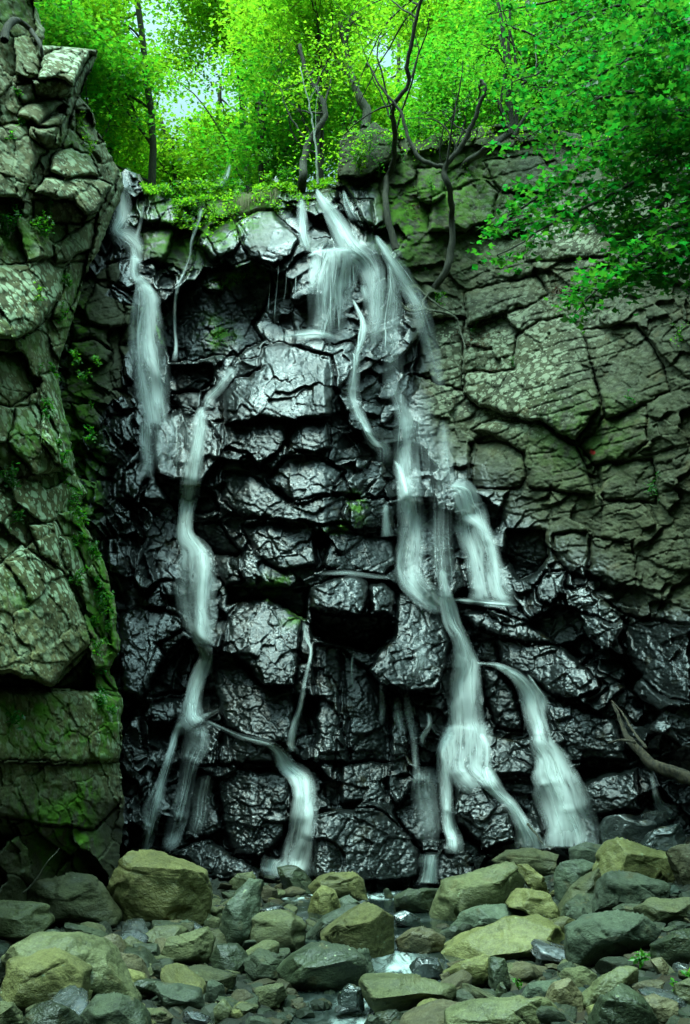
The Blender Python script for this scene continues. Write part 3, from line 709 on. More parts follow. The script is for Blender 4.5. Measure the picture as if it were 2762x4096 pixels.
# ------------------------------------------------------------------ gorge floor, hillside
gx = np.concatenate([np.linspace(-60, -9, 40), np.linspace(-8.8, 8.8, 330), np.linspace(9, 60, 40)])
gy = np.concatenate([np.linspace(-50, 1.5, 36), np.linspace(1.7, 15.5, 300), np.linspace(16, 19, 6)])
X, Y = np.meshgrid(gx, gy)
Z = ground_z(X, Y) + .07 * fbm2(X * 1.7, Y * 1.7, 33, 3) + .03 * fbm2(X * 8, Y * 8, 34, 3) - .11
r, da, db, ed = cells(X, Y, .16, .13, .3, 35)
Z += (.03 + .04 * r[0]) * sstep(0, .35, ed) + .02 * r[1]
r, da, db, ed = cells(X, Y, .07, .06, .7, 36)
Z += .022 * r[0] * sstep(0, .3, ed)
Z += np.maximum(0, -Y - 2) * .35
dst = np.abs(X - stream_x(Y)); Z -= .17 * np.exp(-(dst / (.45 + .85 * sstep(10.2, 11.6, Y))) ** 4)
N = NT('gravel_bed'); co = N.obj()
gcol = N.voro(co, 11, 'F1', 1.0, 'Color'); hs = N.new('ShaderNodeSeparateColor'); N.link(gcol, hs.inputs[0])
c1 = N.mix(hs.outputs[0], (0.006, 0.008, 0.005), (0.016, 0.018, 0.011)); c1 = N.mix(N.ramp(hs.outputs[1], .8, .85), c1, (0.022, 0.016, 0.007))
c1 = N.mix(N.ramp(N.noise(co, 1.1), .4, .6, 0, .7), c1, (0.015, 0.018, 0.012))
N.link(c1, N.b.inputs['Base Color']); N.b.inputs['Roughness'].default_value = .7; N.b.inputs['Specular IOR Level'].default_value = .2
N.link(N.bump(N.noise(co, 40, 4), .6, .01, N.bump(N.voro(co, 22), .6, .02)), N.b.inputs['Normal'])
gr_ = mesh_obj('ground', np.stack([X, Y, Z], -1).reshape(-1, 3), gridfaces(*X.shape), N.m, smooth=True)
tag(gr_, kind='structure')
# wooded slope above and behind the falls
hx, hy = np.meshgrid(np.linspace(-45, 45, 120), np.linspace(18.6, 70, 90))
hz = 11.2 + (hy - 18.6) * .50 + .9 * fbm2(hx / 5, hy / 5, 37, 4) + np.maximum(0, np.abs(hx + 2) - 8) * .25 - 1.4 * np.exp(-((hx + 3) / 3) ** 2)
N = NT('forest_floor'); co = N.obj()
N.link(N.mix(N.ramp(N.noise(co, 3, 5), .4, .6), (0.03, 0.09, 0.008), (0.06, 0.05, 0.02)), N.b.inputs['Base Color']); N.b.inputs['Roughness'].default_value = 1
hill = mesh_obj('hillside', np.stack([hx, hy, hz], -1).reshape(-1, 3), gridfaces(*hx.shape), N.m, smooth=True); tag(hill, kind='structure')
def hill_z(x, y):
    x, y = float(x), float(y)
    return 11.2 + (y - 18.6) * .50 + .9 * float(fbm2(np.array(x / 5), np.array(y / 5), 37, 4)) + max(0, abs(x + 2) - 8) * .25 - 1.4 * math.exp(-((x + 3) / 3) ** 2)
# ------------------------------------------------------------------ boulders: (panel, outline, material, label)
def ico_dirs(sub):
    t = (1 + 5 ** .5) / 2
    v = [(-1, t, 0), (1, t, 0), (-1, -t, 0), (1, -t, 0), (0, -1, t), (0, 1, t), (0, -1, -t), (0, 1, -t), (t, 0, -1), (t, 0, 1), (-t, 0, -1), (-t, 0, 1)]
    f = [(0, 11, 5), (0, 5, 1), (0, 1, 7), (0, 7, 10), (0, 10, 11), (1, 5, 9), (5, 11, 4), (11, 10, 2), (10, 7, 6), (7, 1, 8), (3, 9, 4), (3, 4, 2), (3, 2, 6), (3, 6, 8), (3, 8, 9), (4, 9, 5), (2, 4, 11), (6, 2, 10), (8, 6, 7), (9, 8, 1)]
    v = [np.array(a) / np.linalg.norm(a) for a in v]
    for _ in range(sub):
        c, nf = {}, []
        def mid(a, b):
            k = (min(a, b), max(a, b))
            if k not in c:
                m = v[a] + v[b]; v.append(m / np.linalg.norm(m)); c[k] = len(v) - 1
            return c[k]
        for a, b, d in f:
            ab, bd, da = mid(a, b), mid(b, d), mid(d, a)
            nf += [(a, ab, da), (b, bd, ab), (d, da, bd), (ab, bd, da)]
        f = nf
    return np.array(v), np.array(f)
ICO = {s: ico_dirs(s) for s in (2, 3, 4, 5)}
def rock_verts(outline, depth, seed, sub):
    """outline: (n,2) metres around 0 (x right, z up), star-shaped; depth: half depth. Flat faces are cut where planes touch the outline."""
    rs = np.random.RandomState(seed); d, f = ICO[sub]
    o = np.asarray(outline, float)
    th = np.arctan2(d[:, 2], d[:, 0]); rad = np.hypot(d[:, 0], d[:, 2])
    # polygon radius at each angle
    R = np.full(len(th), 0.0)
    dx, dz = np.cos(th), np.sin(th)
    for i in range(len(o)):
        a, b = o[i], o[(i + 1) % len(o)]; e = b - a
        den = dx * e[1] - dz * e[0]
        den = np.where(np.abs(den) < 1e-9, 1e-9, den)
        t = (a[0] * e[1] - a[1] * e[0]) / den
        s = (a[0] * dz - a[1] * dx) / den
        ok = (t > 0) & (s >= -1e-3) & (s <= 1 + 1e-3)
        R = np.where(ok, np.maximum(R, t), R)
    R = np.where(R < 1e-6, np.median(R[R > 0]), R)
    ph = np.arctan2(d[:, 1], rad)
    e1 = 0.30
    cr, sr = np.cos(ph) ** e1, np.sign(ph) * np.abs(np.sin(ph)) ** 0.6
    p = np.stack([dx * R * cr, sr * depth, dz * R * cr], 1)
    size = np.ptp(o, axis=0).max()
    mid = p[np.abs(p[:, 1]) < depth * .12]
    tx = rs.uniform(-.35, .35)
    planes = [(tx, -rs.uniform(.45, .8), 1, 1.0), (rs.uniform(-.3, .3), -1, rs.uniform(-.3, .05), .80), (rs.uniform(.5, .9), -.8, rs.uniform(-.2, .4), .97),
              (rs.uniform(-.9, -.5), -.8, rs.uniform(-.2, .4), .97), (rs.uniform(-.3, .3), -.6, -.8, .97), (rs.uniform(-.4, .4), .6, .8, .98)]
    for _ in range(5):
        a = rs.randn(3); a[1] = -abs(a[1]) - .5; planes.append((a[0], a[1], a[2], rs.uniform(.95, 1.02)))
    for a, b, c, k in planes:
        n = np.array([a, b, c]); n /= np.linalg.norm(n)
        dd = (mid @ n).max()
        if abs(n[1]) > .75: dd = (p @ n).max() * .85
        dd *= k
        ex = np.maximum(0, p @ n - dd); p = p - ex[:, None] * n * .985
    nn = p / (np.linalg.norm(p, axis=1, keepdims=True) + 1e-9)
    q = p / size * 4.0 + seed * 3.7
    dis = noise3(q, seed) * .030 + noise3(q * 2.3, seed + 1) * .026 + noise3(q * 5.1, seed + 2) * .018 + noise3(q * 11, seed + 3) * .010
    chip = np.maximum(0, noise3(q * np.array([1, 1, 2.5]) * .9, seed + 4) - .12) * .35
    L = np.array([rs.uniform(-.5, .5), rs.uniform(-.4, .4), 1.0]); L /= np.linalg.norm(L)
    sl = (p @ L) / size * rs.uniform(5, 9) + 1.2 * noise3(q * .8, seed + 7); saw = sl - np.floor(sl)
    dis = dis - .030 * sstep(.72, 1.0, saw) * sstep(-.1, .25, noise3(q * .6, seed + 8))
    p = p + nn * ((dis - chip * .5) * size * .8)[:, None]
    return p, f
BL = [
 (7, 'y', 'largest boulder left of centre, cracked olive block with a pale right face', [495,600, 520,530, 560,450, 600,416, 680,415, 790,455, 905,500, 930,590, 915,650, 850,690, 790,705, 700,725, 610,700, 520,650]),
 (7, 'g', 'rounded grey green boulder leaning against the foot of the left rock wall', [95,605, 180,540, 310,505, 390,525, 440,580, 515,650, 500,690, 400,715, 280,720, 200,665, 110,625]),
 (7, 'g', 'flat topped green boulder cut by the left edge, below the dead twig', [-60,640, 0,625, 130,635, 195,650, 222,725, 160,765, 0,788, -60,780]),
 (7, 'g', 'broad pale slab lying behind the rounded boulder at lower left', [25,890, 90,830, 190,785, 330,800, 430,825, 470,865, 590,1030, 585,1062, 500,1040, 380,1000, 200,960, 60,940]),
 (7, 'y', 'big rounded mossy boulder at lower left, on the corner of the stone pile', [15,1060, 45,900, 120,888, 235,842, 290,870, 380,940, 372,1040, 310,1080, 130,1108, 30,1100]),
 (7, 'g', 'smooth boulder in the bottom left corner', [-60,1110, 0,1088, 60,1085, 92,1176, 60,1230, -60,1230]),
 (7, 'd', 'dark low boulder along the bottom edge left of the rounded one', [88,1180, 150,1110, 230,1078, 310,1105, 350,1180, 300,1240, 120,1240]),
 (7, 'd', 'domed dark green boulder at the bottom edge with a yellow moss spot', [370,1140, 430,1060, 520,1038, 590,1068, 650,1150, 670,1220, 380,1230]),
 (7, 'g', 'angular boulder with a pale ridge below the largest boulder', [715,850, 760,790, 920,753, 952,800, 930,860, 860,892, 760,890]),
 (7, 'g', 'thin flat stone wedged behind the angular boulder with a pale ridge', [600,780, 700,740, 790,728, 830,760, 760,800, 640,800]),
 (7, 't', 'tall tilted blue green block standing left of the flat bright block', [970,810, 1010,660, 1060,590, 1110,535, 1165,550, 1152,680, 1105,745, 1085,815, 1000,830]),
 (7, 'g', 'bright flat topped green block with a thin crack, left of the centre stream', [1090,715, 1130,690, 1250,668, 1320,700, 1366,745, 1355,820, 1230,850, 1160,830, 1095,790]),
 (7, 'd', 'small peaked boulder right at the foot of the middle cascade', [1248,480, 1310,468, 1340,478, 1368,505, 1415,540, 1370,578, 1280,550]),
 (7, 'y', 'ochre capped boulder at the left side of the pool', [1388,565, 1430,525, 1480,505, 1580,498, 1618,530, 1640,590, 1560,612, 1440,590]),
 (7, 'y', 'craggy yellow edged boulder just below the ochre capped one', [1380,650, 1400,610, 1445,555, 1500,585, 1532,640, 1500,672, 1400,675]),
 (7, 'y', 'pale diamond shaped boulder in the very middle of the stream', [1445,770, 1560,690, 1640,636, 1690,660, 1752,702, 1755,800, 1700,872, 1600,872, 1480,830]),
 (7, 'd', 'big dark mossy boulder with a lit upper edge below the pale diamond boulder', [1250,935, 1330,862, 1440,822, 1545,825, 1620,880, 1640,940, 1570,1000, 1420,1006, 1310,1000]),
 (7, 'd', 'dark block below the tall tilted one', [945,885, 980,820, 1060,828, 1115,880, 1080,912, 990,925]),
 (7, 'g', 'long flat topped stone left of the lower stream', [795,950, 860,932, 930,928, 1055,955, 1030,1000, 830,1010]),
 (7, 't', 'wet blue green flat stone in front of the long flat topped one', [685,1005, 720,990, 820,1018, 892,1030, 905,1070, 850,1082, 760,1060]),
 (7, 'b', 'brown wedge between the broad pale slab and the pale nub', [420,805, 510,773, 545,810, 572,860, 490,875, 440,845]),
 (7, 'g', 'pale freckled stone right of the brown wedge', [553,805, 590,783, 672,830, 662,862, 570,852]),
 (7, 'b', 'brown and ochre block on the broad pale slab', [475,880, 540,853, 622,870, 662,940, 640,965, 530,940]),
 (7, 'y', 'ochre stone below the brown and ochre block', [500,925, 580,938, 640,962, 672,1003, 600,1010]),
 (7, 'g', 'small pale stone under the right foot of the largest boulder', [898,700, 930,680, 986,702, 982,732, 920,738]),
 (7, 't', 'small mint coloured stone directly below the largest boulder', [798,722, 838,708, 870,735, 862,762, 805,752]),
 (7, 'd', 'thin dark flagstone left of the brown wedge', [298,722, 370,738, 440,762, 500,780, 440,802, 330,790]),
 (7, 'g', 'small mossy block beside the lower left riffle', [1145,1025, 1220,1000, 1262,994, 1285,1050, 1230,1085, 1160,1066]),
 (7, 'g', 'small pale upright pebble near the bottom edge', [962,1105, 1000,1066, 1035,1110, 1012,1155, 970,1145]),
 (7, 'g', 'flat pale pebble right of the small upright one', [1036,1115, 1080,1082, 1155,1100, 1112,1135, 1060,1135]),
 (7, 'b', 'small brown stone between the mossy boulders at lower left', [346,1085, 370,1052, 404,1080, 382,1112, 350,1112]),
 (7, 'd', 'dark wedge with an ochre corner above the long flat topped stone', [675,920, 700,895, 760,883, 812,930, 760,950, 700,945]),
 (7, 't', 'blue green stone in front of the right end of the long flat topped one', [918,1040, 935,990, 955,978, 1000,1000, 1005,1062, 940,1070]),
 (7, 'd', 'low dark stone touching the blue green flat stone', [560,970, 640,975, 715,985, 690,1015, 600,1010]),
 (7, 'g', 'grey stone leaning behind the tall tilted block', [1035,535, 1070,505, 1130,500, 1150,540, 1090,575, 1045,570]),
 (7, 'b', 'brown stone left of the small peaked boulder', [1165,575, 1200,555, 1240,575, 1245,605, 1190,612]),
 (7, 't', 'flat wet slab left of the pale diamond boulder', [1360,760, 1450,700, 1560,640, 1600,650, 1500,740, 1420,790]),
 (8, 'd', 'low dark boulder at the right bank of the pool', [250,610, 310,570, 440,580, 450,640, 340,672, 250,650]),
 (8, 'g', 'big craggy green boulder pile top right of the pool', [415,660, 470,545, 560,520, 620,500, 700,472, 760,448, 812,540, 792,590, 700,640, 600,690, 510,705]),
 (8, 'g', 'flat topped stone at the back of the craggy boulder', [472,540, 488,490, 550,483, 622,490, 605,540, 520,552]),
 (8, 'g', 'wide grey green boulder behind the craggy one', [690,450, 760,408, 870,398, 972,418, 962,470, 925,520, 850,500, 770,475]),
 (8, 'y', 'tilted pale tongue of rock right of the craggy boulder', [782,470, 840,466, 905,520, 942,592, 905,602, 830,540]),
 (8, 'y', 'notched yellow green boulder in front of the tilted tongue', [752,645, 800,580, 860,568, 930,600, 992,672, 950,712, 880,685, 820,660]),
 (8, 't', 'thin pale blue green slab above the big bright boulder', [508,715, 560,672, 660,640, 760,648, 860,678, 915,715, 800,712, 640,745, 530,728]),
 (8, 'y', 'big bright yellow green boulder right of the stream', [440,845, 560,780, 640,740, 740,703, 880,708, 1020,780, 1036,850, 890,875, 680,875, 520,880]),
 (8, 'y', 'small peaked boulder tucked behind the right end of the big bright one', [928,732, 1000,693, 1060,720, 1075,770, 1020,785, 960,760]),
 (8, 't', 'wide blue green boulder right of the big bright one', [1038,760, 1120,708, 1280,678, 1352,688, 1432,770, 1400,810, 1190,845, 1080,885, 1042,845]),
 (8, 't', 'small grey cube like stone above the wide blue green boulder', [1018,690, 1040,653, 1092,653, 1117,700, 1085,718, 1030,712]),
 (8, 'g', 'tilted green slab left of the spotted boulder', [975,640, 1050,565, 1160,478, 1155,600, 1060,645, 985,660]),
 (8, 't', 'flat blue green slab behind the tilted green slab', [970,520, 982,458, 1090,448, 1152,475, 1060,565, 980,600]),
 (8, 'y', 'large smooth olive boulder on top of the right pile', [1148,520, 1180,430, 1210,372, 1250,350, 1420,400, 1500,432, 1502,500, 1370,515, 1250,540, 1160,570]),
 (8, 't', 'blue green boulder with round pale lichen spots', [1142,655, 1190,502, 1240,488, 1330,510, 1475,550, 1442,605, 1200,625]),
 (8, 'b', 'brown boulder at the right edge behind the smooth olive one', [1462,402, 1520,378, 1640,380, 1640,545, 1540,535, 1500,470]),
 (8, 'g', 'flat mottled boulder at the right edge below the spotted one', [1335,655, 1400,612, 1568,618, 1680,660, 1640,710, 1450,705, 1345,695]),
 (8, 't', 'pale wet slab at the foot of the right hand cascade', [1036,395, 1100,363, 1182,380, 1172,442, 1080,450, 1040,425]),
 (8, 'w', 'large dark wet boulder below the far right trickle', [1175,300, 1200,250, 1300,232, 1420,218, 1502,258, 1392,345, 1300,380, 1190,372]),
 (8, 'w', 'dark wet slab in front of the large dark wet boulder', [1338,362, 1400,310, 1510,278, 1545,340, 1480,395, 1400,398]),
 (8, 'w', 'black wet boulder standing beside the small pool cascade', [420,525, 438,432, 480,405, 520,420, 592,460, 585,490, 480,530]),
 (8, 'w', 'dark ledge stone behind the craggy boulder, left of the twin cascades', [665,425, 672,395, 705,383, 840,375, 855,400, 760,415, 700,445]),
 (8, 'w', 'dark stone between the two right hand cascades', [878,390, 940,358, 1002,368, 1034,432, 970,436, 900,405]),
 (8, 'b', 'ridged brown wet boulder in the stream below the pool', [255,805, 310,765, 370,738, 462,790, 445,822, 330,855, 270,840]),
 (8, 'w', 'submerged dark boulder parting the lower stream', [315,920, 345,880, 440,888, 465,930, 400,955, 340,945]),
 (8, 'w', 'small wet stone left of the ridged brown boulder', [238,690, 290,668, 352,700, 352,732, 260,715]),
 (8, 't', 'small angular stone right of the ridged brown boulder', [448,770, 510,733, 545,760, 522,795, 480,802]),
 (8, 't', 'upright grey slab leaning at the left bank of the stream', [50,862, 80,840, 122,840, 157,930, 132,965, 95,940]),
 (8, 'y', 'mossy ochre boulder below the big bright one', [470,945, 540,898, 640,868, 677,890, 672,960, 600,990, 510,975]),
 (8, 'd', 'dark angular stone right of the mossy ochre boulder', [672,895, 690,882, 740,885, 765,980, 700,1005, 668,965]),
 (8, 'b', 'small tan pebble at the left foot of the mossy ochre boulder', [448,960, 490,938, 504,970, 470,985]),
 (8, 'g', 'long flat slab bridging the lower stream', [98,1000, 110,985, 330,978, 500,1000, 512,1048, 420,1075, 260,1095, 180,1120, 115,1060]),
 (8, 'd', 'dark stone at the right end of the long flat slab', [488,1062, 540,1020, 692,1042, 684,1078, 560,1100]),
 (8, 'g', 'wide flat slab at the bottom edge right of the stream', [495,1140, 600,1085, 750,1065, 890,1053, 955,1112, 990,1200, 800,1250, 500,1240]),
 (8, 't', 'pale blue green stone behind the wide flat bottom slab', [805,1055, 850,1010, 960,978, 985,1010, 930,1065, 820,1066]),
 (8, 'b', 'tan cube like boulder right of the wide flat bottom slab', [915,1072, 960,1000, 1020,973, 1078,1030, 1083,1075, 1020,1125, 940,1105]),
 (8, 'g', 'rounded green stone behind the tan cube like boulder', [988,965, 1010,933, 1080,920, 1147,960, 1112,1022, 1070,1015]),
 (8, 'g', 'tilted double peaked boulder at lower right', [1085,1040, 1160,970, 1240,923, 1322,935, 1332,992, 1240,1005, 1170,1062, 1110,1070]),
 (8, 'd', 'dark boulder at the bottom edge below the double peaked one', [1120,1200, 1180,1062, 1260,1000, 1350,1060, 1445,1180, 1380,1240, 1180,1240]),
 (8, 'b', 'flat tan stone among the dirt at lower right', [1318,1012, 1350,983, 1452,990, 1442,1022, 1340,1044]),
 (8, 'b', 'rough brown stone at the bottom right', [1345,1070, 1400,1043, 1502,1080, 1484,1155, 1400,1130]),
 (8, 'g', 'grey stone at the right edge near the bottom', [1495,1000, 1568,978, 1640,1000, 1640,1070, 1530,1070]),
 (8, 'b', 'small brown stone right of the green seedling', [1396,895, 1440,878, 1472,920, 1440,945]),
 (8, 'd', 'flat dark stone under the left side of the mottled boulder', [1230,665, 1270,640, 1345,640, 1345,692, 1250,688]),
 (8, 'd', 'dark pointed stone in front of the dark angular one', [685,1045, 722,980, 772,1050, 745,1068]),
 (8, 'w', 'bright wet rock in the rapids at the bottom centre', [-10,1045, 45,998, 100,1010, 105,1080, 50,1095, 0,1085]),
 (8, 't', 'wet slab on the left shore of the pool', [-10,625, 40,598, 90,640, 50,665, -10,660]),
 (8, 'y', 'small ochre stone stuck to the pale diamond boulder', [15,800, 60,788, 112,822, 80,855, 22,845]),
 (8, 'd', 'dark rock under the long flat slab at the bottom', [160,1135, 250,1112, 285,1150, 220,1180, 165,1170]),
 (8, 'd', 'pale topped small rock at the bottom edge by the rapids', [105,1190, 130,1140, 170,1145, 190,1200, 150,1220]),
 (8, 'd', 'low dark stone breaking the pool surface', [195,580, 212,563, 248,590, 240,602, 205,600]),
 (8, 'g', 'pale chip of stone lying behind the wide blue green boulder', [1080,720, 1130,700, 1160,715, 1130,735]),
 (7, 'd', 'dark stone at the left edge between the two green boulders', [-40,930, 0,880, 30,900, 40,950, 10,975, -40,975]),
 (7, 'd', 'shadowed block right of the dark block under the tilted one', [1100,900, 1160,850, 1260,870, 1290,930, 1200,965, 1120,950]),
 (7, 'd', 'shadowed stone below the flat thin stone', [600,820, 700,825, 720,870, 660,885, 610,870]),
 (8, 'd', 'shadowed block under the right end of the wide blue green boulder', [1400,830, 1500,760, 1620,760, 1660,860, 1540,900, 1430,880]),
 (8, 'd', 'shadowed stone right of the dark seedling hollow', [1500,820, 1568,790, 1660,800, 1660,870, 1560,860]),
 (8, 'd', 'rough dark stone between the yellow notched boulder and the spotted one', [985,680, 1010,640, 1060,650, 1080,690, 1030,700]),
]
placed = []
for i, (pn, mk, label, fl) in enumerate(BL):
    poly = np.array(P(pn, *fl)); bot = poly[:, 1].max(); cx = (poly[:, 0].min() + poly[:, 0].max()) / 2
    Yg = ground_Y(cx, min(bot, 4300)) if bot < 4400 else 6.2
    cen0 = np.array([cx, (poly[:, 1].min() + poly[:, 1].max()) / 2]); poly = cen0 + (poly - cen0) * np.array([1.09, 1.14])
    cyp = (poly[:, 1].min() + poly[:, 1].max()) / 2
    wpx = np.ptp(poly[:, 0]); hpx = np.ptp(poly[:, 1])
    m = Yg / F
    dep = max(0.42 * wpx * m, 0.5 * hpx * m) * (0.95 if mk != 'w' else .8)
    dep = min(dep, .55)
    Yc = Yg + dep * .45
    # the outline keeps its own size at its own distance; a little is added below so that the stone sits in the bed
    low = poly.copy(); low[:, 1] += (low[:, 1] > cyp + hpx * .15) * (hpx * .06 + 26)
    w3 = at(low[:, 0], low[:, 1], Yc); c = at(cx, cyp + hpx * .02, Yc)
    out2 = np.stack([w3[:, 0] - c[0], w3[:, 2] - c[2]], 1)[::-1]
    p, f = rock_verts(out2, dep, 100 + i, 5 if wpx > 420 else (4 if wpx > 110 else 3))
    base = c.copy(); base[2] += p[:, 2].min()
    o = mesh_obj('boulder', p + c, f, M[mk], smooth=True, loc=base)
    for pl in o.data.polygons: pass
    tag(o, label, 'boulder', 'boulders at the foot of the falls')
    short = label.split(',')[0]
    for w_ in (' left of', ' right of', ' leaning', ' with', ' in front', ' behind', ' below', ' at the', ' beside', ' lying', ' cut ', ' along', ' between', ' directly', ' under', ' right at', ' just', ' among', ' near', ' on ', ' of the', ' touching', ' tucked', ' wedged', ' above', ' standing', ' parting', ' in the', ' stuck', ' bridging', ' breaking', ' by the'):
        short = short.split(w_)[0]
    placed.append((c[0], Yc, max(wpx * m * .5, .05), short))
# lesser stones: a few shapes, copied over the bed between the boulders
rs = np.random.RandomState(7)
protos = []
for k in range(9):
    n = 8; th = np.sort(rs.rand(n) * .5 + np.arange(n)) * 2 * math.pi / n
    rr = 1 + .35 * (rs.rand(n) - .5)
    out2 = np.stack([np.cos(th) * rr * 1.2, np.sin(th) * rr * .75], 1) * .5
    p, f = rock_verts(out2, .5, 900 + k, 3)
    me = bpy.data.meshes.new('stone')
    me.from_pydata(p.tolist(), [], f.tolist())
    for pl in me.polygons: pl.use_smooth = True
    protos.append(me)
SL = {'g': 'grey green', 'd': 'dark', 'b': 'brown', 't': 'blue green', 'y': 'olive', 'w': 'wet black'}
def stone(px, py, size, mk, sq=1.0):
    Yg = ground_Y(px, py); c = at(px, py, Yg)
    key = (int(rs.randint(9)), mk)
    if key not in stone.cache:
        me = protos[key[0]].copy(); me.materials.clear(); me.materials.append(M[mk]); stone.cache[key] = me
    o = bpy.data.objects.new('stone', stone.cache[key]); sc.collection.objects.link(o)
    gz = float(ground_z(c[0], c[1]))
    o.location = (float(c[0]), float(c[1]), gz + size * .18 * sq - .05)
    s = size * Yg / 12.0 if False else size
    o.scale = (s * rs.uniform(.8, 1.3), s * rs.uniform(.8, 1.1), s * rs.uniform(.5, .85) * sq)
    o.rotation_euler = (rs.uniform(-.5, .5), rs.uniform(-.5, .5), rs.uniform(0, 6.28))
    near = min(placed, key=lambda q: (q[0] - c[0]) ** 2 + (q[1] - c[1]) ** 2); ddx, ddy = c[0] - near[0], c[1] - near[1]
    rel = ('right of' if ddx > 0 else 'left of') if abs(ddx) > abs(ddy) else ('behind' if ddy > 0 else 'in front of')
    sz = 'tiny' if s < .10 else ('small' if s < .2 else 'fist sized')
    tag(o, '%s %s stone %s the %s' % (sz, SL[mk], rel, near[3]), 'stone', 'small stones between the boulders')
stone.cache = {}
def in_stream(px, py):
    Yg = ground_Y(px, py); c = at(px, py, Yg)
    return abs(c[0] - float(stream_x(c[1]))) < (.36 if c[1] < 10.6 else 1.15)
cnt = 0
while cnt < 95:                       # the rubble fan left of the pool
    px, py = rs.uniform(820, 1400), rs.uniform(3490, 3720)
    if in_stream(px, py): continue
    stone(px, py, rs.uniform(.08, .26), rs.choice(['b', 'd', 'g', 'y', 't', 'w'], p=[.25, .25, .2, .1, .1, .1])); cnt += 1
cnt = 0
while cnt < 190:
    px, py = rs.uniform(0, 2762), rs.uniform(3560, 4120)
    if in_stream(px, py): 
        if rs.rand() < .85: continue
        stone(px, py, rs.uniform(.06, .16), 'w'); cnt += 1; continue
    stone(px, py, rs.uniform(.09, .38) * rs.uniform(.6, 1.1), rs.choice(['d', 'g', 'y', 'b', 't', 'w'], p=[.38, .2, .1, .14, .08, .1])); cnt += 1

# loose gravel in the gaps, past counting
d1, f1 = ico_dirs(1); rs = np.random.RandomState(17); Vg, Fg, n = [], [], 0
for k in range(7000):
    y = rs.uniform(5.2, 13.2); x = rs.uniform(-.42, .42) * y
    s_ = rs.uniform(.02, .065) * (1 if rs.rand() < .85 else 1.6)
    if abs(x - float(stream_x(y))) < (.3 if y < 10.6 else 1.0) and rs.rand() < .9: continue
    v = d1 * (1 + .45 * (rs.rand(len(d1), 1) - .5)) * np.array([rs.uniform(.8, 1.5), rs.uniform(.8, 1.3), rs.uniform(.4, .8)]) * s_
    a = rs.uniform(0, 6.28); t_ = rs.uniform(-.5, .5)
    v = v @ np.array(Matrix.Rotation(a, 3, 'Z') @ Matrix.Rotation(t_, 3, 'X')).T
    Vg.append(v + np.array([x, y, float(ground_z(x, y)) - .07 + s_ * .2 - (.1 if abs(x - float(stream_x(y))) < .4 else 0)])); Fg.append(f1 + n); n += len(d1)
N = NT('gravel_stone'); g = N.new('ShaderNodeNewGeometry'); rp = N.new('ShaderNodeValToRGB'); N.link(g.outputs['Random Per Island'], rp.inputs[0])
e = rp.color_ramp.elements; e[0].color = (.006, .009, .005, 1); e[1].color = (.045, .06, .03, 1)
for ps, c in ((.45, (.02, .027, .015, 1)), (.7, (.032, .027, .012, 1)), (.8, (.024, .036, .026, 1)), (.95, (.05, .038, .017, 1))):
    q = e.new(ps); q.color = c
co = N.obj(); N.link(rp.outputs[0], N.b.inputs['Base Color']); N.b.inputs['Roughness'].default_value = .65; N.b.inputs['Specular IOR Level'].default_value = .2
N.link(N.bump(N.noise(co, 60, 3), .6, .006), N.b.inputs['Normal'])
gv_ = mesh_obj('gravel', np.concatenate(Vg), np.concatenate(Fg), N.m); tag(gv_, kind='stuff')

# ------------------------------------------------------------------ pool and stream
N = NT('pool_water'); co = N.obj((1, .45, 1))
N.b.inputs['Base Color'].default_value = (0.012, 0.018, 0.015, 1); N.b.inputs['Roughness'].default_value = .12; N.b.inputs['IOR'].default_value = 1.33
N.b.inputs['Transmission Weight'].default_value = 0.35
foam = N.attr('foam'); fn = N.noise(N.obj((1.6, .5, 1)), 6, 4, .6, .6)
fa = N.math('MULTIPLY', foam, N.ramp(fn, .36, .66, .05, .75))
d = N.new('ShaderNodeBsdfDiffuse'); d.inputs[0].default_value = (.50, .60, .57, 1)
mm = N.new('ShaderNodeMixShader'); N.link(fa, mm.inputs[0]); N.link(N.b.outputs[0], mm.inputs[1]); N.link(d.outputs[0], mm.inputs[2]); N.link(mm.outputs[0], N.out.inputs[0])
N.link(N.bump(N.noise(co, 4, 3), .25, .03), N.b.inputs['Normal'])
sy = np.linspace(2.0, 13.6, 260)
sxn = np.linspace(-1, 1, 70)
wid = np.interp(sy, [2, 6, 7, 8, 9, 10, 11, 12, 13, 13.6], [2.0, 2.0, 1.9, 1.7, 1.4, 1.4, 1.8, 2.4, 2.6, 2.6])
SX = stream_x(sy)[:, None] + sxn[None, :] * wid[:, None] + .08 * fbm2(sy[:, None] * 2, sxn[None, :] * 0 + sy[:, None], 44, 2)
SY = np.broadcast_to(sy[:, None], SX.shape)
lev = np.interp(sy, [2, 6.4, 6.9, 7.6, 8.0, 8.8, 9.2, 10.8, 11.2, 13.6], [-.17, -.15, -.13, -.12, -.09, -.085, -.05, -.045, -.02, -.02])
SZ = lev[:, None] + .008 * fbm2(SX * 6, SY * 6, 45, 2) + .0 * SX
foamv = np.clip(sum(a * blob(SX, SY, x, y, rx, ry) for x, y, rx, ry, a in [
    (.6, 12.35, 1.0, .14, 1.2), (-.6, 12.5, .5, .3, 1.4), (.9, 12.6, .6, .3, 1.3), (1.9, 12.5, .6, .3, 1.3), (.48, 8.35, .16, .5, 1.5), (.44, 9.0, .14, .3, 1.2), (.3, 7.75, .3, .12, 1.3), (-.1, 6.8, .4, .16, 1.4), (.1, 7.2, .2, .15, .9), (-.55, 7.6, .3, .12, .9), (.5, 10.9, .25, .1, .6)]), 0, 1)
pool = mesh_obj('water', np.stack([SX, SY, SZ], -1).reshape(-1, 3), gridfaces(*SX.shape), N.m, smooth=True, attrs={'foam': foamv}); tag(pool, kind='structure')

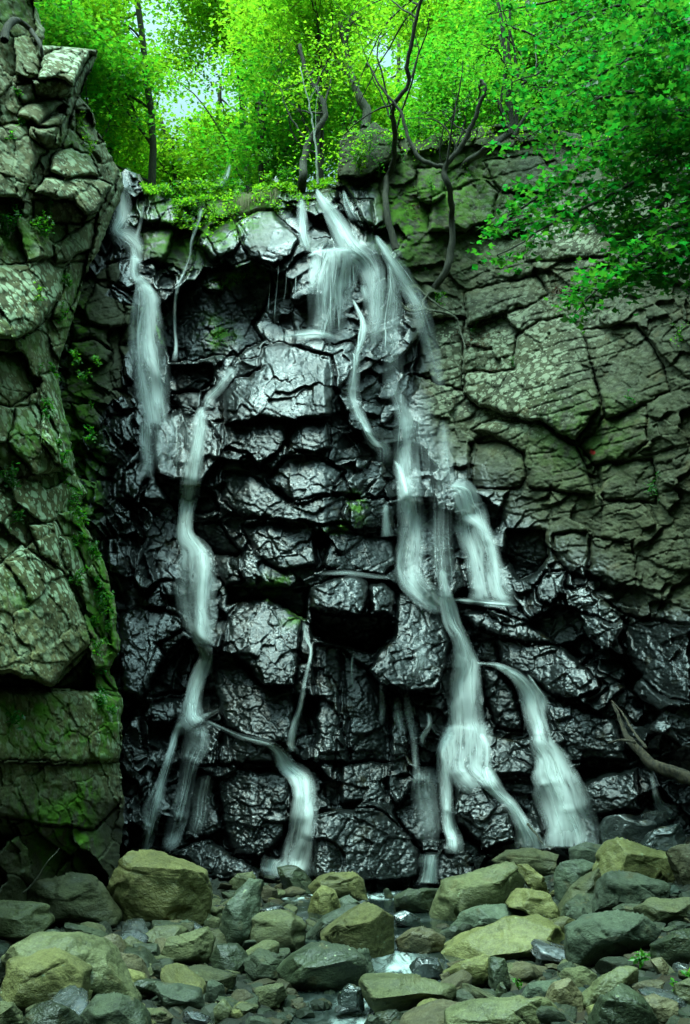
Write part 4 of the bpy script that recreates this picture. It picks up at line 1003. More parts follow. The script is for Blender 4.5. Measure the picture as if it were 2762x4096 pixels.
# ------------------------------------------------------------------ falling water: draped over the rock, a hand's breadth in front of it
DS = blur(minf(DC, 4), 4)
DS2 = blur(minf(DC, 9), 8)
def ribbon(path, free=0.0, n=8, nx=11, arch=.025, dens=1.0, soft=1.15, tail=5):
    """path: (px, py, half width px, density); returns verts, uv, density grid"""
    q = smooth_path(path, n); q[:, 2] = np.maximum(q[:, 2], 3)
    t = np.gradient(q[:, :2], axis=0); t /= np.linalg.norm(t, axis=1, keepdims=True) + 1e-9
    nrm = np.stack([t[:, 1], -t[:, 0]], 1); wv_ = np.abs(t[:, 1:2])
    nrm = nrm * (1 - .65 * wv_) + np.array([1, 0]) * .65 * wv_; nrm /= np.linalg.norm(nrm, axis=1, keepdims=True)
    s = np.linspace(-1, 1, nx)
    L = np.cumsum(np.r_[0, np.hypot(*np.diff(q[:, :2], axis=0).T)]) / F * 14
    wob = 1 + .22 * noise2(L[:, None] * 2.2 + s[None, :], s[None, :] * 0 + path[0][0], 3) + .16 * noise2(L[:, None] * 8, s[None, :] * 1.5 + path[0][1], 5)
    X = q[:, 0:1] + nrm[:, 0:1] * s[None, :] * q[:, 2:3] * wob; Yp = q[:, 1:2] + nrm[:, 1:2] * s[None, :] * q[:, 2:3] * wob
    d0 = cliff_Y(X, Yp, DS) ; d1 = cliff_Y(X, Yp, DS2)
    dp = d0 * (1 - free) + d1 * free
    k = 5
    for _ in range(3):                              # the sheet leaps small steps instead of following every notch
        pad = np.vstack([dp[:1]] * k + [dp] + [dp[-1:]] * k); sm = sum(pad[j:j + len(dp)] for j in range(2 * k + 1)) / (2 * k + 1)
        dp = np.minimum(sm, dp + .02) * free + np.minimum(sm, d0) * (1 - free)
    dp = dp - .035 - arch * (1 - s[None, :] ** 2)
    V = at(X, Yp, dp)
    if soft == 1.15 and q[:, 2].max() > 55: soft = 1.9
    dn = (1 - np.abs(s[None, :]) ** soft) * q[:, 3:4] * dens
    dn = dn * np.clip(1.0 + .9 * noise2(L[:, None] * 1.9 + path[0][0], s[None, :] * .8 + path[0][1], 6) + .5 * noise2(L[:, None] * 4.7, s[None, :] * 2.5, 8), .35, 1.15)
    dn = dn * np.minimum(1, np.arange(len(q))[:, None] / 3.0) * np.minimum(1, np.arange(len(q))[::-1][:, None] / float(tail))
    uv = np.stack([np.broadcast_to(s[None, :] * q[:, 2:3] / F * 14, X.shape), np.broadcast_to(L[:, None], X.shape)], -1)
    return V, uv, dn
def waterfall(label, parts, strands=()):
    """parts: list of (path, kwargs) welded into the sheet mesh; strands are brighter cores: children"""
    def mesh(lst, nm, mat, parent=None):
        Vs, Us, Ds, Fs, n = [], [], [], [], 0
        for path, kw in lst:
            V, uv, dn = ribbon(path, **kw); ny, nx = V.shape[:2]; dn = dn * (.78 if nm == 'strand' else 1)
            Vs.append(V.reshape(-1, 3)); Us.append(uv.reshape(-1, 2) + n * .37); Ds.append(dn.ravel()); Fs.append(gridfaces(ny, nx) + n); n += ny * nx
        o = mesh_obj(nm, np.concatenate(Vs), np.concatenate(Fs), mat, parent, True, uv=np.concatenate(Us), attrs={'dens': np.clip(np.concatenate(Ds), 0, 1)}); return o
    tr_ = np.random.RandomState(len(label) * 7 + len(parts)); thr = []
    for path, kw in parts:
        wmax = max(e[2] for e in path)
        if wmax < 18: continue
        for k in range(int(min(14, 3 + wmax / 9))):
            s0, s1 = tr_.uniform(-.62, .62), tr_.uniform(-.12, .12); i0 = tr_.randint(0, max(1, len(path) - 3)); i1 = min(len(path), i0 + tr_.randint(3, 7))
            seg = path[i0:i1]
            thr.append(([(x + (s0 + s1 * j) * w * .85, y, tr_.uniform(1.4, 3.6), min(1, d * tr_.uniform(.5, 1.0))) for j, (x, y, w, d) in enumerate(seg)], dict(kw, arch=.05, tail=6, dens=.9)))
    strands = list(strands) + thr
    o = mesh(parts, 'waterfall', M['veil']); tag(o, label, 'waterfall', 'cascades down the wet cliff')
    if strands: mesh(strands, 'strand', M['fall'], o)
    return o
def Q(*e):
    """path entries: (panel, x, y, half width in panel px, density)"""
    return [(OX[p] + x / SCL.get(p, 1.12), OY[p] + y / SCL.get(p, 1.12), w / SCL.get(p, 1.12), d) for p, x, y, w, d in e]
waterfall('thin white fall at the top left, stepping down beside the left rock wall',
  [(Q((1,575,750,12,.7), (1,568,800,20,.6), (1,560,850,22,.7), (1,555,920,42,.8), (1,545,980,48,.8), (1,520,1030,38,.8), (1,560,1060,60,.8), (1,600,1100,50,.8), (1,610,1160,40,.9), (3,605,40,35,.9), (3,605,110,28,.9), (3,630,145,34,.9)), dict(dens=.85, free=.5)),
   (Q((1,645,900,8,.7), (1,630,1000,10,.7), (1,612,1080,14,.6), (1,640,1140,14,.5)), {})],
  [(Q((1,540,845,10,.8), (1,545,900,20,1), (1,540,960,20,1), (1,525,1020,22,1), (1,500,1045,10,.5)), dict(free=.4)), (Q((1,590,1090,12,.7), (1,603,1150,20,.95), (3,600,60,20,1), (3,605,120,18,1), (3,630,145,22,1)), dict(free=.4))])
waterfall('broad white fall at the left dropping past the dark hollow',
  [(Q((3,615,110,20,.8), (3,640,160,40,1), (3,655,210,62,.9), (3,655,300,74,.85), (3,655,400,86,.8), (3,668,500,92,.7), (3,680,600,86,.7), (3,690,690,72,.75), (3,700,760,58,.7), (3,700,800,60,.3)), dict(free=.75, dens=.95, tail=8)),
   (Q((3,655,760,32,.7), (3,655,810,36,.7), (3,655,870,30,.7), (3,662,960,34,.5), (3,650,1020,40,.25)), dict(dens=.7))],
  [(Q((3,632,140,20,1), (3,655,190,36,1), (3,665,280,40,1), (3,655,380,36,.95), (3,660,470,34,.9), (3,690,540,32,.85), (3,700,640,38,.9), (3,712,740,28,1)), dict(free=.75)),
   (Q((3,655,230,10,.5), (3,625,350,12,.8), (3,625,480,18,.5), (3,645,600,25,.5), (3,660,670,20,.5)), dict(free=.75))])
waterfall('thin trickle dangling in front of the dark hollow',
  [(Q((1,905,930,12,.8), (1,890,990,10,.8), (1,860,1080,9,.9), (1,850,1150,8,.7), (3,820,110,8,.7), (3,795,170,10,.9), (3,785,260,9,.9), (3,785,340,9,.9), (3,790,430,10,.9), (3,782,500,16,.7)), dict(free=.8, arch=.02))])
waterfall('slanting left fall that fans over a domed rock halfway down',
  [(Q((3,1050,525,26,.8), (3,1020,560,34,.7), (3,990,610,30,.7), (3,940,665,28,.7), (3,915,720,26,.8)), dict(dens=.75)),
   (Q((3,905,700,20,.9), (3,900,760,38,.95), (3,880,880,45,.95), (3,860,1000,50,.9), (3,845,1100,48,.9), (5,842,0,45,.95), (5,832,90,38,.95), (5,835,160,44,1), (5,880,230,75,1), (5,880,320,92,.9), (5,875,420,98,.8), (5,890,520,88,.8), (5,905,610,55,.85), (5,930,660,38,.9)), dict(free=.75, dens=.85)),
   (Q((5,915,650,36,1), (5,925,700,30,1), (5,905,750,42,.95), (5,880,820,42,.95), (5,862,900,42,1), (5,860,960,60,1), (5,875,985,100,.9), (5,900,1005,120,.4)), dict(free=.5))],
  [(Q((3,905,720,14,.9), (3,895,850,30,1), (3,870,960,28,1), (3,845,1110,26,1), (5,838,0,24,1), (5,832,100,22,1), (5,850,180,30,1), (5,900,230,34,1), (5,915,290,36,1), (5,905,400,34,1), (5,900,520,30,.95), (5,900,600,30,.95), (5,930,650,26,1)), dict(free=.75)),
   (Q((5,925,700,20,1), (5,895,770,28,1), (5,868,870,28,1), (5,858,950,36,1)), dict(free=.6))])
waterfall('forked water running down the mossy step at lower left',
  [(Q((5,815,990,22,1), (5,790,1040,20,1), (5,765,1130,22,.9), (7,745,30,24,.9), (7,720,110,30,.95), (7,690,200,48,.9), (7,675,290,38,.9), (7,655,370,30,.9), (7,648,425,26,.8)), dict(dens=.9)),
   (Q((5,880,1005,60,.6), (5,880,1090,70,.5), (7,850,10,50,.55), (7,830,120,45,.55), (7,800,240,48,.5), (7,775,330,45,.45), (7,755,400,36,.4)), dict(dens=.85)),
   (Q((7,925,60,34,.5), (7,905,150,42,.55), (7,895,240,44,.5), (7,870,330,40,.35)), dict(dens=.8))],
  [(Q((7,748,10,8,.9), (7,715,130,14,1), (7,690,230,14,.95), (7,665,340,12,.9), (7,648,420,14,.9)), {})])
waterfall('middle cascade curling down to a splash beside the black boulder',
  [(Q((5,920,990,14,.3), (5,1010,1030,12,.22), (5,1080,1060,16,.28), (5,1200,1095,22,.5), (5,1250,1130,34,.9), (7,1290,20,50,.95), (7,1345,70,58,1), (7,1365,150,58,.95), (7,1360,250,64,.9), (7,1345,350,66,.9), (7,1335,430,72,.95), (7,1325,480,100,.9), (7,1330,520,130,.6)), dict(free=.5, dens=.95)),
   (Q((7,1240,435,70,.8), (7,1215,470,50,1), (7,1225,515,60,.8)), dict(dens=.9))],
  [(Q((7,1270,0,20,.9), (7,1330,50,26,1), (7,1370,90,28,1), (7,1375,180,24,.95), (7,1365,300,26,.9), (7,1330,400,30,.95), (7,1310,470,60,.9)), dict(free=.5))])
waterfall('faint trickle in the crack right of the large bright slab',
  [(Q((5,1360,545,10,.9), (5,1375,620,10,.9), (5,1395,680,9,.8), (5,1370,800,12,.5), (5,1345,930,14,.8), (5,1320,1010,18,.8), (5,1305,1090,22,.6), (5,1320,1130,30,.6)), dict(arch=.02))])
waterfall('tiny upper fall far back among the ferns above the cliff edge',
  [(Q((1,1030,735,12,.9), (1,1015,790,16,1), (1,985,825,26,.9), (1,975,840,26,.4)), dict(arch=.02))])
waterfall('headwall fall at the top splitting over a domed black rock into a veil',
  [(Q((9,290,262,22,.9), (9,290,340,40,.9), (9,300,450,48,.85), (9,312,560,48,.8), (9,345,670,46,.8)), dict(free=.8, dens=.8)),
   (Q((9,400,190,12,.9), (9,430,260,36,.95), (9,490,340,58,.95), (9,550,440,74,.95), (9,600,540,92,.95), (9,660,630,120,.9), (9,750,700,130,.75), (9,800,790,110,.6), (9,820,900,100,.5), (9,830,1020,90,.4), (9,830,1180,80,.3), (9,800,1340,70,.25)), dict(free=.8, dens=.9)),
   (Q((9,520,636,150,.9), (9,530,690,188,.95), (9,525,770,196,.9), (9,510,860,190,.85), (9,500,950,180,.75), (9,490,1050,160,.6), (9,480,1150,150,.5), (9,470,1240,150,.5), (9,470,1300,150,.3)), dict(free=.85, dens=.9, soft=3.0, tail=26)),
   (Q((9,120,1295,24,.3), (9,240,1275,34,.6), (9,360,1265,38,.8), (9,460,1270,34,.6), (9,540,1290,24,.4)), dict(dens=.8)),
   (Q((9,600,205,12,.9), (9,622,290,30,.9), (9,655,370,40,.8), (9,690,430,44,.5)), dict(free=.8, dens=.9))],
  [(Q((9,400,190,8,.9), (9,430,262,22,1), (9,500,345,34,1), (9,565,450,40,1), (9,620,560,44,.95), (9,690,640,60,.8)), dict(free=.8)),
   (Q((9,285,262,14,.9), (9,284,400,14,.9), (9,288,520,12,.85), (9,330,650,20,.9)), dict(free=.8)),
   (Q((9,330,694,16,.8), (9,430,658,20,1), (9,550,645,22,1), (9,650,655,26,1), (9,730,700,30,.8)), dict(free=.5)),
   (Q((9,400,690,40,.6), (9,385,780,40,.8), (9,375,880,34,.6), (9,370,980,26,.3)), dict(free=.85))] +
  [(Q((9,x0,y0,5,.8), (9,x0 + dx * .4,(y0 + y1) / 2,7,1), (9,x0 + dx,y1,6,.9)), dict(free=.85)) for x0, y0, x1, y1, dx in
    [(455,800,0,1150,8), (505,830,0,1250,2), (540,800,0,1100,8), (555,1000,0,1260,15), (580,820,0,1260,-10), (620,760,0,960,-12), (650,760,0,960,-6), (430,700,0,960,-12), (480,690,0,900,-6), (600,690,0,860,-14), (670,740,0,900,8)]])
waterfall('narrow bright strand hugging the rock right of the veil',
  [(Q((9,665,1005,12,.9), (9,700,1075,18,.9), (9,745,1180,28,.9), (9,740,1290,28,.85), (9,705,1390,32,.8), (9,690,1500,40,.8), (4,55,640,34,.8), (4,75,720,34,.9), (4,110,790,28,.9), (4,150,860,30,.95), (4,195,890,36,.6), (4,200,960,40,.4)), dict(free=.7, dens=.85)),
   (Q((9,740,900,26,.8), (9,760,980,32,.7), (9,770,1060,26,.3)), dict(free=.8))],
  [(Q((9,665,1005,8,1), (9,705,1080,11,1), (9,728,1180,10,1), (9,712,1300,10,1), (9,706,1420,10,1), (9,690,1540,12,.8)), dict(free=.7)), (Q((9,665,1400,8,.8), (9,680,1440,8,1), (9,676,1560,9,.9), (4,60,620,14,.7)), dict(free=.7)), (Q((4,80,740,8,1), (4,130,830,12,1), (4,175,880,16,1)), {})])
waterfall('long misty veil at the top right drifting down in front of the dark cleft',
  [(Q((9,835,535,14,1), (9,885,615,42,1), (9,955,715,62,1), (9,1040,840,78,.95), (9,1105,960,80,.85), (9,1155,1080,76,.55), (9,1200,1220,72,.38), (9,1250,1390,66,.26), (9,1300,1560,56,.16), (9,1330,1700,40,.08)), dict(free=.95, dens=.95)),
   (Q((9,930,740,14,.8), (9,955,840,34,.75), (9,975,950,60,.55), (9,970,1100,84,.42), (9,960,1260,90,.34), (9,960,1420,86,.26), (9,960,1600,70,.14)), dict(free=.95, dens=.9, tail=12)),
   (Q((9,860,760,50,.35), (9,860,900,70,.4), (9,860,1060,80,.36), (9,850,1220,70,.28), (9,840,1380,60,.2)), dict(free=.95, dens=.9, tail=12))],
  [(Q((9,838,538,10,1), (9,890,622,26,1), (9,965,735,36,1), (9,1050,860,44,.95), (9,1110,960,40,.7)), dict(free=.95)),
   (Q((9,940,770,8,.9), (9,948,900,8,.8), (9,925,1040,7,.8), (9,905,1180,7,.8), (9,912,1280,8,.7), (9,905,1400,7,.5)), dict(free=.9))])
waterfall('middle right fall below the dark cleft, spreading into a grey sheet',
  [(Q((9,960,1420,70,.2), (4,245,600,54,.28), (4,280,690,46,.5), (4,300,760,58,.8), (4,295,860,62,.6), (4,295,960,62,.65), (4,310,1060,64,.75), (6,320,20,66,.7), (6,325,110,72,.65), (6,320,210,76,.6), (6,310,310,74,.6), (6,340,380,80,.6), (6,410,450,70,.6), (6,470,500,40,.6)), dict(free=.6, dens=.75)),
   (Q((6,205,15,16,.8), (6,205,80,18,.7), (6,212,150,30,.8), (6,215,165,36,.5)), dict(free=.6)),
   (Q((6,230,350,10,.2), (6,120,338,13,.35), (6,20,325,14,.35), (6,-100,330,10,.2)), dict(dens=.8))],
  [(Q((4,242,940,8,1), (4,270,990,14,1), (4,290,1060,18,1), (4,310,1140,26,.8), (6,300,90,30,.5), (6,262,280,12,.7), (6,290,390,20,.9)), dict(free=.6)),
   (Q((4,290,740,26,.8), (4,295,780,34,.8), (4,300,850,26,.4)), dict(free=.6)), (Q((6,300,345,40,.7), (6,340,400,40,.9), (6,390,450,30,.8), (6,420,500,22,.6)), {})])
waterfall('right hand fall ending on the long ledge in a low white mist',
  [(Q((4,455,760,26,.3), (4,470,880,34,.3), (4,480,980,30,.35), (4,500,1050,34,.5)), dict(dens=.7)), (Q((4,490,1052,30,.8), (4,550,1075,60,.9), (4,575,1140,70,.9), (6,590,50,78,.85), (6,600,130,84,.75), (6,630,220,86,.65), (6,650,310,90,.55), (6,670,400,100,.6), (6,690,460,120,.6)), dict(free=.8, dens=.85)),
   (Q((6,500,448,12,.6), (6,600,455,18,.8), (6,700,466,22,.8), (6,790,472,18,.5)), dict(dens=.8))],
  [(Q((4,500,1056,14,.9), (4,555,1085,36,1), (4,575,1160,42,1), (6,575,70,44,.9), (6,640,130,34,.8), (6,680,240,26,.7), (6,695,330,22,.6), (6,710,420,26,.8), (6,760,468,40,.7)), dict(free=.85))])
waterfall('main lower right fall dropping from the ledge in three tiers',
  [(Q((6,455,300,16,.6), (6,465,380,24,.8), (6,478,450,36,.9), (6,500,540,42,.9), (6,535,610,42,.9), (6,560,690,52,.95), (6,570,740,66,1), (6,560,820,76,.9), (6,560,900,84,.85), (6,560,990,88,.9), (6,562,1030,112,1), (6,560,1100,116,.85), (8,560,20,110,.7), (8,600,80,90,.7), (8,650,120,60,.5)), dict(free=.6, dens=.9)),
   (Q((6,490,1040,36,.9), (6,465,1120,34,.9), (8,465,30,32,.9), (8,475,120,34,.9), (8,478,210,32,.85), (8,490,290,36,.95), (8,510,350,42,.95), (8,515,415,52,.9)), dict(free=.5, dens=.95)),
   (Q((8,650,20,40,.9), (8,672,90,46,.9), (8,720,150,34,.9), (8,770,200,34,.9), (8,805,260,40,.95), (8,835,320,54,.95), (8,850,375,76,.95), (8,850,392,80,.5)), dict(free=.5, dens=.95))],
  [(Q((6,470,440,14,.9), (6,490,530,18,1), (6,545,620,18,1), (6,570,720,40,1), (6,565,780,50,.6)), dict(free=.6)),
   (Q((6,470,1032,10,.6), (6,520,1022,14,1), (6,580,1026,14,1), (6,650,1036,14,.9)), dict(free=.4)),
   (Q((6,625,1040,22,.8), (6,655,1100,20,.9), (8,660,40,22,1), (8,670,110,26,1)), dict(free=.6)),
   (Q((6,510,1025,40,1), (6,460,1110,14,1), (8,470,40,16,1), (8,480,170,18,1), (8,485,290,16,1), (8,515,380,30,1)), dict(free=.5)),
   (Q((8,740,165,12,1), (8,790,235,14,1), (8,830,320,22,1), (8,850,380,46,1)), dict(free=.5))])
waterfall('rightmost big fall, a curved stream fanning out over the lower rocks',
  [(Q((6,600,732,10,.35), (6,650,736,10,.4), (6,690,740,14,.9), (6,740,760,22,1), (6,800,800,36,1), (6,845,870,52,1), (6,870,960,54,.95), (6,890,1040,50,.95), (6,900,1090,60,1), (6,940,1150,84,.95), (8,960,60,104,.9), (8,985,130,116,.85), (8,1010,220,124,.8), (8,1035,300,124,.8), (8,1040,365,120,.85), (8,1040,390,110,.5)), dict(free=.7, dens=.9)),
   (Q((6,838,780,8,.9), (6,870,830,14,.9), (6,905,890,24,.8), (6,915,960,24,.6)), {})],
  [(Q((6,695,742,8,1), (6,770,780,20,1), (6,830,850,30,1), (6,868,950,30,1), (6,895,1050,26,1), (6,900,1090,40,1), (6,930,1140,54,.95), (8,945,40,60,.85), (8,970,120,50,.7), (8,1010,230,50,.6), (8,1030,360,70,.8)), dict(free=.7))])
waterfall('small pale trickle at the far right edge behind the driftwood',
  [(Q((8,1395,50,12,.7), (8,1408,120,16,.7), (8,1430,190,28,.7), (8,1470,225,50,.6), (8,1480,240,50,.3)), dict(dens=.8))])
waterfall('low white cascade spilling from a little basin into the pool',
  [(Q((8,405,415,50,.6), (8,400,440,50,.9), (8,398,480,44,1), (8,392,530,46,1), (8,390,548,60,.8)), dict(free=.9, dens=1.0))])
waterfall('thin wet film sliding down the smooth dark slab in the lower centre',
  [(Q((6,350,600,40,.15), (6,370,700,44,.2), (6,340,800,40,.15)), {}), (Q((6,255,880,20,.3), (6,260,960,24,.35), (6,280,1050,20,.3)), {}), (Q((6,395,950,12,.5), (6,400,1010,14,.4), (6,370,1060,16,.5), (6,372,1110,18,.4)), {}),
   (Q((8,380,20,60,.30), (8,375,120,64,.32), (8,390,240,60,.3), (8,395,360,52,.25)), dict(dens=.8))])

waterfall('broad faint film of water over the steep rock between the two middle right falls',
  [(Q((4,420,900,50,.2), (4,440,1000,60,.3), (4,450,1120,60,.3), (6,450,60,60,.3), (6,450,180,60,.35), (6,460,300,60,.4), (6,470,400,50,.4)), dict(free=.5, dens=.4, tail=10)),
   (Q((4,380,640,60,.2), (4,370,760,60,.3), (4,380,880,60,.3), (4,390,1000,50,.2)), dict(free=.6, dens=.5, tail=8))])
waterfall('thin film sheeting over the smooth slab under the broad left fall',
  [(Q((3,780,730,60,.3), (3,790,800,90,.4), (3,790,880,90,.35), (3,790,960,80,.3), (3,800,1030,60,.2)), dict(dens=.2, tail=14)),
   (Q((3,700,780,24,.4), (3,710,880,34,.4), (3,720,980,30,.3)), dict(dens=.5, tail=6))])
waterfall('faint threads seeping down the dark rock left of the domed headwall rock',
  [(Q((9,120,760,6,.7), (9,110,900,6,.7), (9,95,1060,6,.6), (9,90,1180,6,.5)), dict(arch=.01)), (Q((9,180,800,5,.5), (9,170,950,5,.5), (9,150,1050,5,.4)), dict(arch=.01)),
   (Q((9,250,820,6,.5), (9,245,930,6,.5), (9,240,1010,6,.4)), dict(arch=.01)), (Q((9,60,860,5,.5), (9,50,1000,5,.5), (9,40,1120,5,.4)), dict(arch=.01))])
waterfall('wet threads trailing down the shattered rock under the black overhang',
  [(Q((6,180,830,14,.4), (6,190,920,16,.4), (6,185,1010,14,.3)), {}), (Q((6,300,870,16,.4), (6,310,960,20,.45), (6,330,1060,18,.4), (8,340,40,18,.35), (8,330,160,20,.3)), {}), (Q((6,60,680,8,.3), (6,50,760,10,.3), (6,60,850,10,.25)), {})])
# ------------------------------------------------------------------ foliage
LEAFSHAPE = {
 'oval': np.array([(0, 0, 0), (.28, .45, .07), (0, 1, 0), (-.28, .45, .07)]),
 'maple': np.array([(0, -.05, 0), (.30, .12, .05), (.55, .42, .10), (.22, .50, .03), (0, 1.0, .0), (-.22, .50, .03), (-.55, .42, .10), (-.30, .12, .05)]),
 'blade': np.array([(0, 0, 0), (.10, .5, .05), (0, 1.3, -.2), (-.10, .5, .05)]),
}
def leaves(cen, nrm, siz, rs, shape='oval', droop=.3):
    """cen (n,3), nrm (n,3) leaf normals; returns verts, quads/tri faces"""
    S = LEAFSHAPE[shape]; n = len(cen); m = len(S)
    nrm = nrm / (np.linalg.norm(nrm, axis=1, keepdims=True) + 1e-9)
    a = rs.randn(n, 3); a[:, 2] -= droop; a -= (a * nrm).sum(1, keepdims=True) * nrm; a /= np.linalg.norm(a, axis=1, keepdims=True) + 1e-9
    b = np.cross(nrm, a)
    V = cen[:, None, :] + siz[:, None, None] * (S[None, :, 0:1] * b[:, None, :] + S[None, :, 1:2] * a[:, None, :] + S[None, :, 2:3] * nrm[:, None, :])
    base = (np.arange(n) * m)[:, None]
    if m == 4: Fc = base + np.array([[0, 1, 2, 3]])
    else:
        Fc = np.concatenate([base + np.array([q]) for q in ([0, 1, 2, 3], [0, 3, 4, 5], [0, 5, 6, 7])], 0)
    return V.reshape(-1, 3), Fc
def sprays(centers, radii, per, size, rs, shape='oval', tilt=.35, flat=.14, gaps=None):
    C, Nn, Sz = [], [], []
    for c, r in zip(centers, radii):
        n = max(6, int(per * r * r))
        k = rs.rand(n) ** .5 * r; th = rs.rand(n) * 6.283
        az = rs.rand() * 6.283; sl = rs.uniform(-tilt, tilt)
        x, y = k * np.cos(th), k * np.sin(th)
        # ragged, lobed outline
        lob = 1 + .35 * np.sin(3 * th + az) + .2 * np.sin(5 * th + 2 * az); x, y = x * lob, y * lob
        z = rs.randn(n) * flat * r + (x * math.cos(az) + y * math.sin(az)) * sl - .22 * (x * x + y * y) / r
        C.append(c + np.stack([x, y, z], 1))
        nn = rs.randn(n, 3) * .42; nn[:, 2] += 1; nn[:, 0] -= math.cos(az) * sl; nn[:, 1] -= math.sin(az) * sl + .15
        Nn.append(nn); Sz.append(size * rs.uniform(.6, 1.25, n))
    C, Nn, Sz = np.concatenate(C), np.concatenate(Nn), np.concatenate(Sz)
    return leaves(C, Nn, Sz, rs, shape)
def proj(p):
    p = np.asarray(p, float); y, z = p[..., 1], p[..., 2] - CAMZ
    dpt = y * ct + z * st; v = (z * ct - y * st) / dpt
    return W / 2 + F * p[..., 0] / dpt, H / 2 - F * v
GAPS = [(850, 340, 110), (710, 480, 85), (640, 390, 50), (572, 40, 75), (545, 130, 50), (690, 80, 30), (1585, 285, 60), (1660, 385, 40), (1490, 180, 45), (900, 230, 45), (1580, 200, 40), (2090, 30, 22), (740, 560, 40), (1000, 420, 30), (365, 370, 22), (1150, 240, 28), (1960, 410, 20), (2470, 415, 16)]
def in_gap(c, r):
    px, py = proj(c)
    for gx_, gy_, gr in GAPS:
        if math.hypot(px - gx_, (py - gy_)) < gr * .8 + r * F / c[1] * .45: return True
    return False
def make_tree(name, label, trunk, rad, cen, spread, nspr, sprad, per, lsize, mat, bark, seed, group, shape='oval', cat='tree', nbr=9, avoid=True, zflat=.14, extra=(), ytop=None):
    """trunk: world points; cen: crown centres [(x,y,z)], spread (sx,sy,sz)"""
    rs = np.random.RandomState(seed)
    trunk = np.asarray(trunk, float)
    root = empty(name, trunk[0]); tag(root, label, cat, group)
    loc = trunk[0]
    mb = MB(); n = len(trunk)
    mb.tube(trunk, np.linspace(rad, rad * .45, n), 8, seed, .25)
    ctr = []
    for c in cen:
        k = 0; tries = 0
        while k < nspr / len(cen) and tries < nspr * 12:
            tries += 1
            d = rs.randn(3); d /= np.linalg.norm(d); d *= rs.rand() ** .45
            p = np.array(c) + d * np.array(spread)
            if avoid and in_gap(p, sprad): continue
            ctr.append(p); k += 1
    ctr = np.array(ctr)
    for q in range(min(nbr, len(ctr))):                       # limbs reach towards the sprays
        e = ctr[rs.randint(len(ctr))]
        j = rs.randint(max(1, n // 3), n); s0 = trunk[j]
        mid = (s0 * .55 + e * .45) + rs.randn(3) * .12 * np.linalg.norm(e - s0); mid[2] += .1 * np.linalg.norm(e - s0)
        pp = smooth_path([s0, mid, e], 5, .05, seed + q)
        mb.tube(pp, np.linspace(rad * .32, rad * .06, len(pp)), 5, seed + q)
        for w in range(2):
            e2 = pp[rs.randint(3, len(pp))]; d = rs.randn(3) * [.5, .5, .25]; mb.tube(np.array([e2, e2 + d * .5, e2 + d]), np.linspace(rad * .1, rad * .04, 3), 4)
    for ex_, er in extra: mb.tube(ex_, er, 7, seed, .2)
    for v_ in range(len(mb.v)): mb.v[v_] = mb.v[v_] - loc
    mb.build('trunk', M[bark], root)
    V, Fc = sprays(ctr, rs.uniform(.6, 1.35, len(ctr)) * sprad, per, lsize, rs, shape, flat=zflat)
    mesh_obj('crown', V - loc, Fc, M[mat], root)
    return root
def wpath(*e):
    """(panel, x, y, depth) to a smooth world path"""
    e = [(p, x, y, Y if Y > 1 else cliffside(p, x, y) + Y) for p, x, y, Y in e]
    return smooth_path([at(OX[p] + x / 1.12, OY[p] + y / 1.12, Y) for p, x, y, Y in e], 5, .03, 3)
def cliffside(p, x, y): return float(cliff_Y(OX[p] + x / 1.12, OY[p] + y / 1.12, DS))

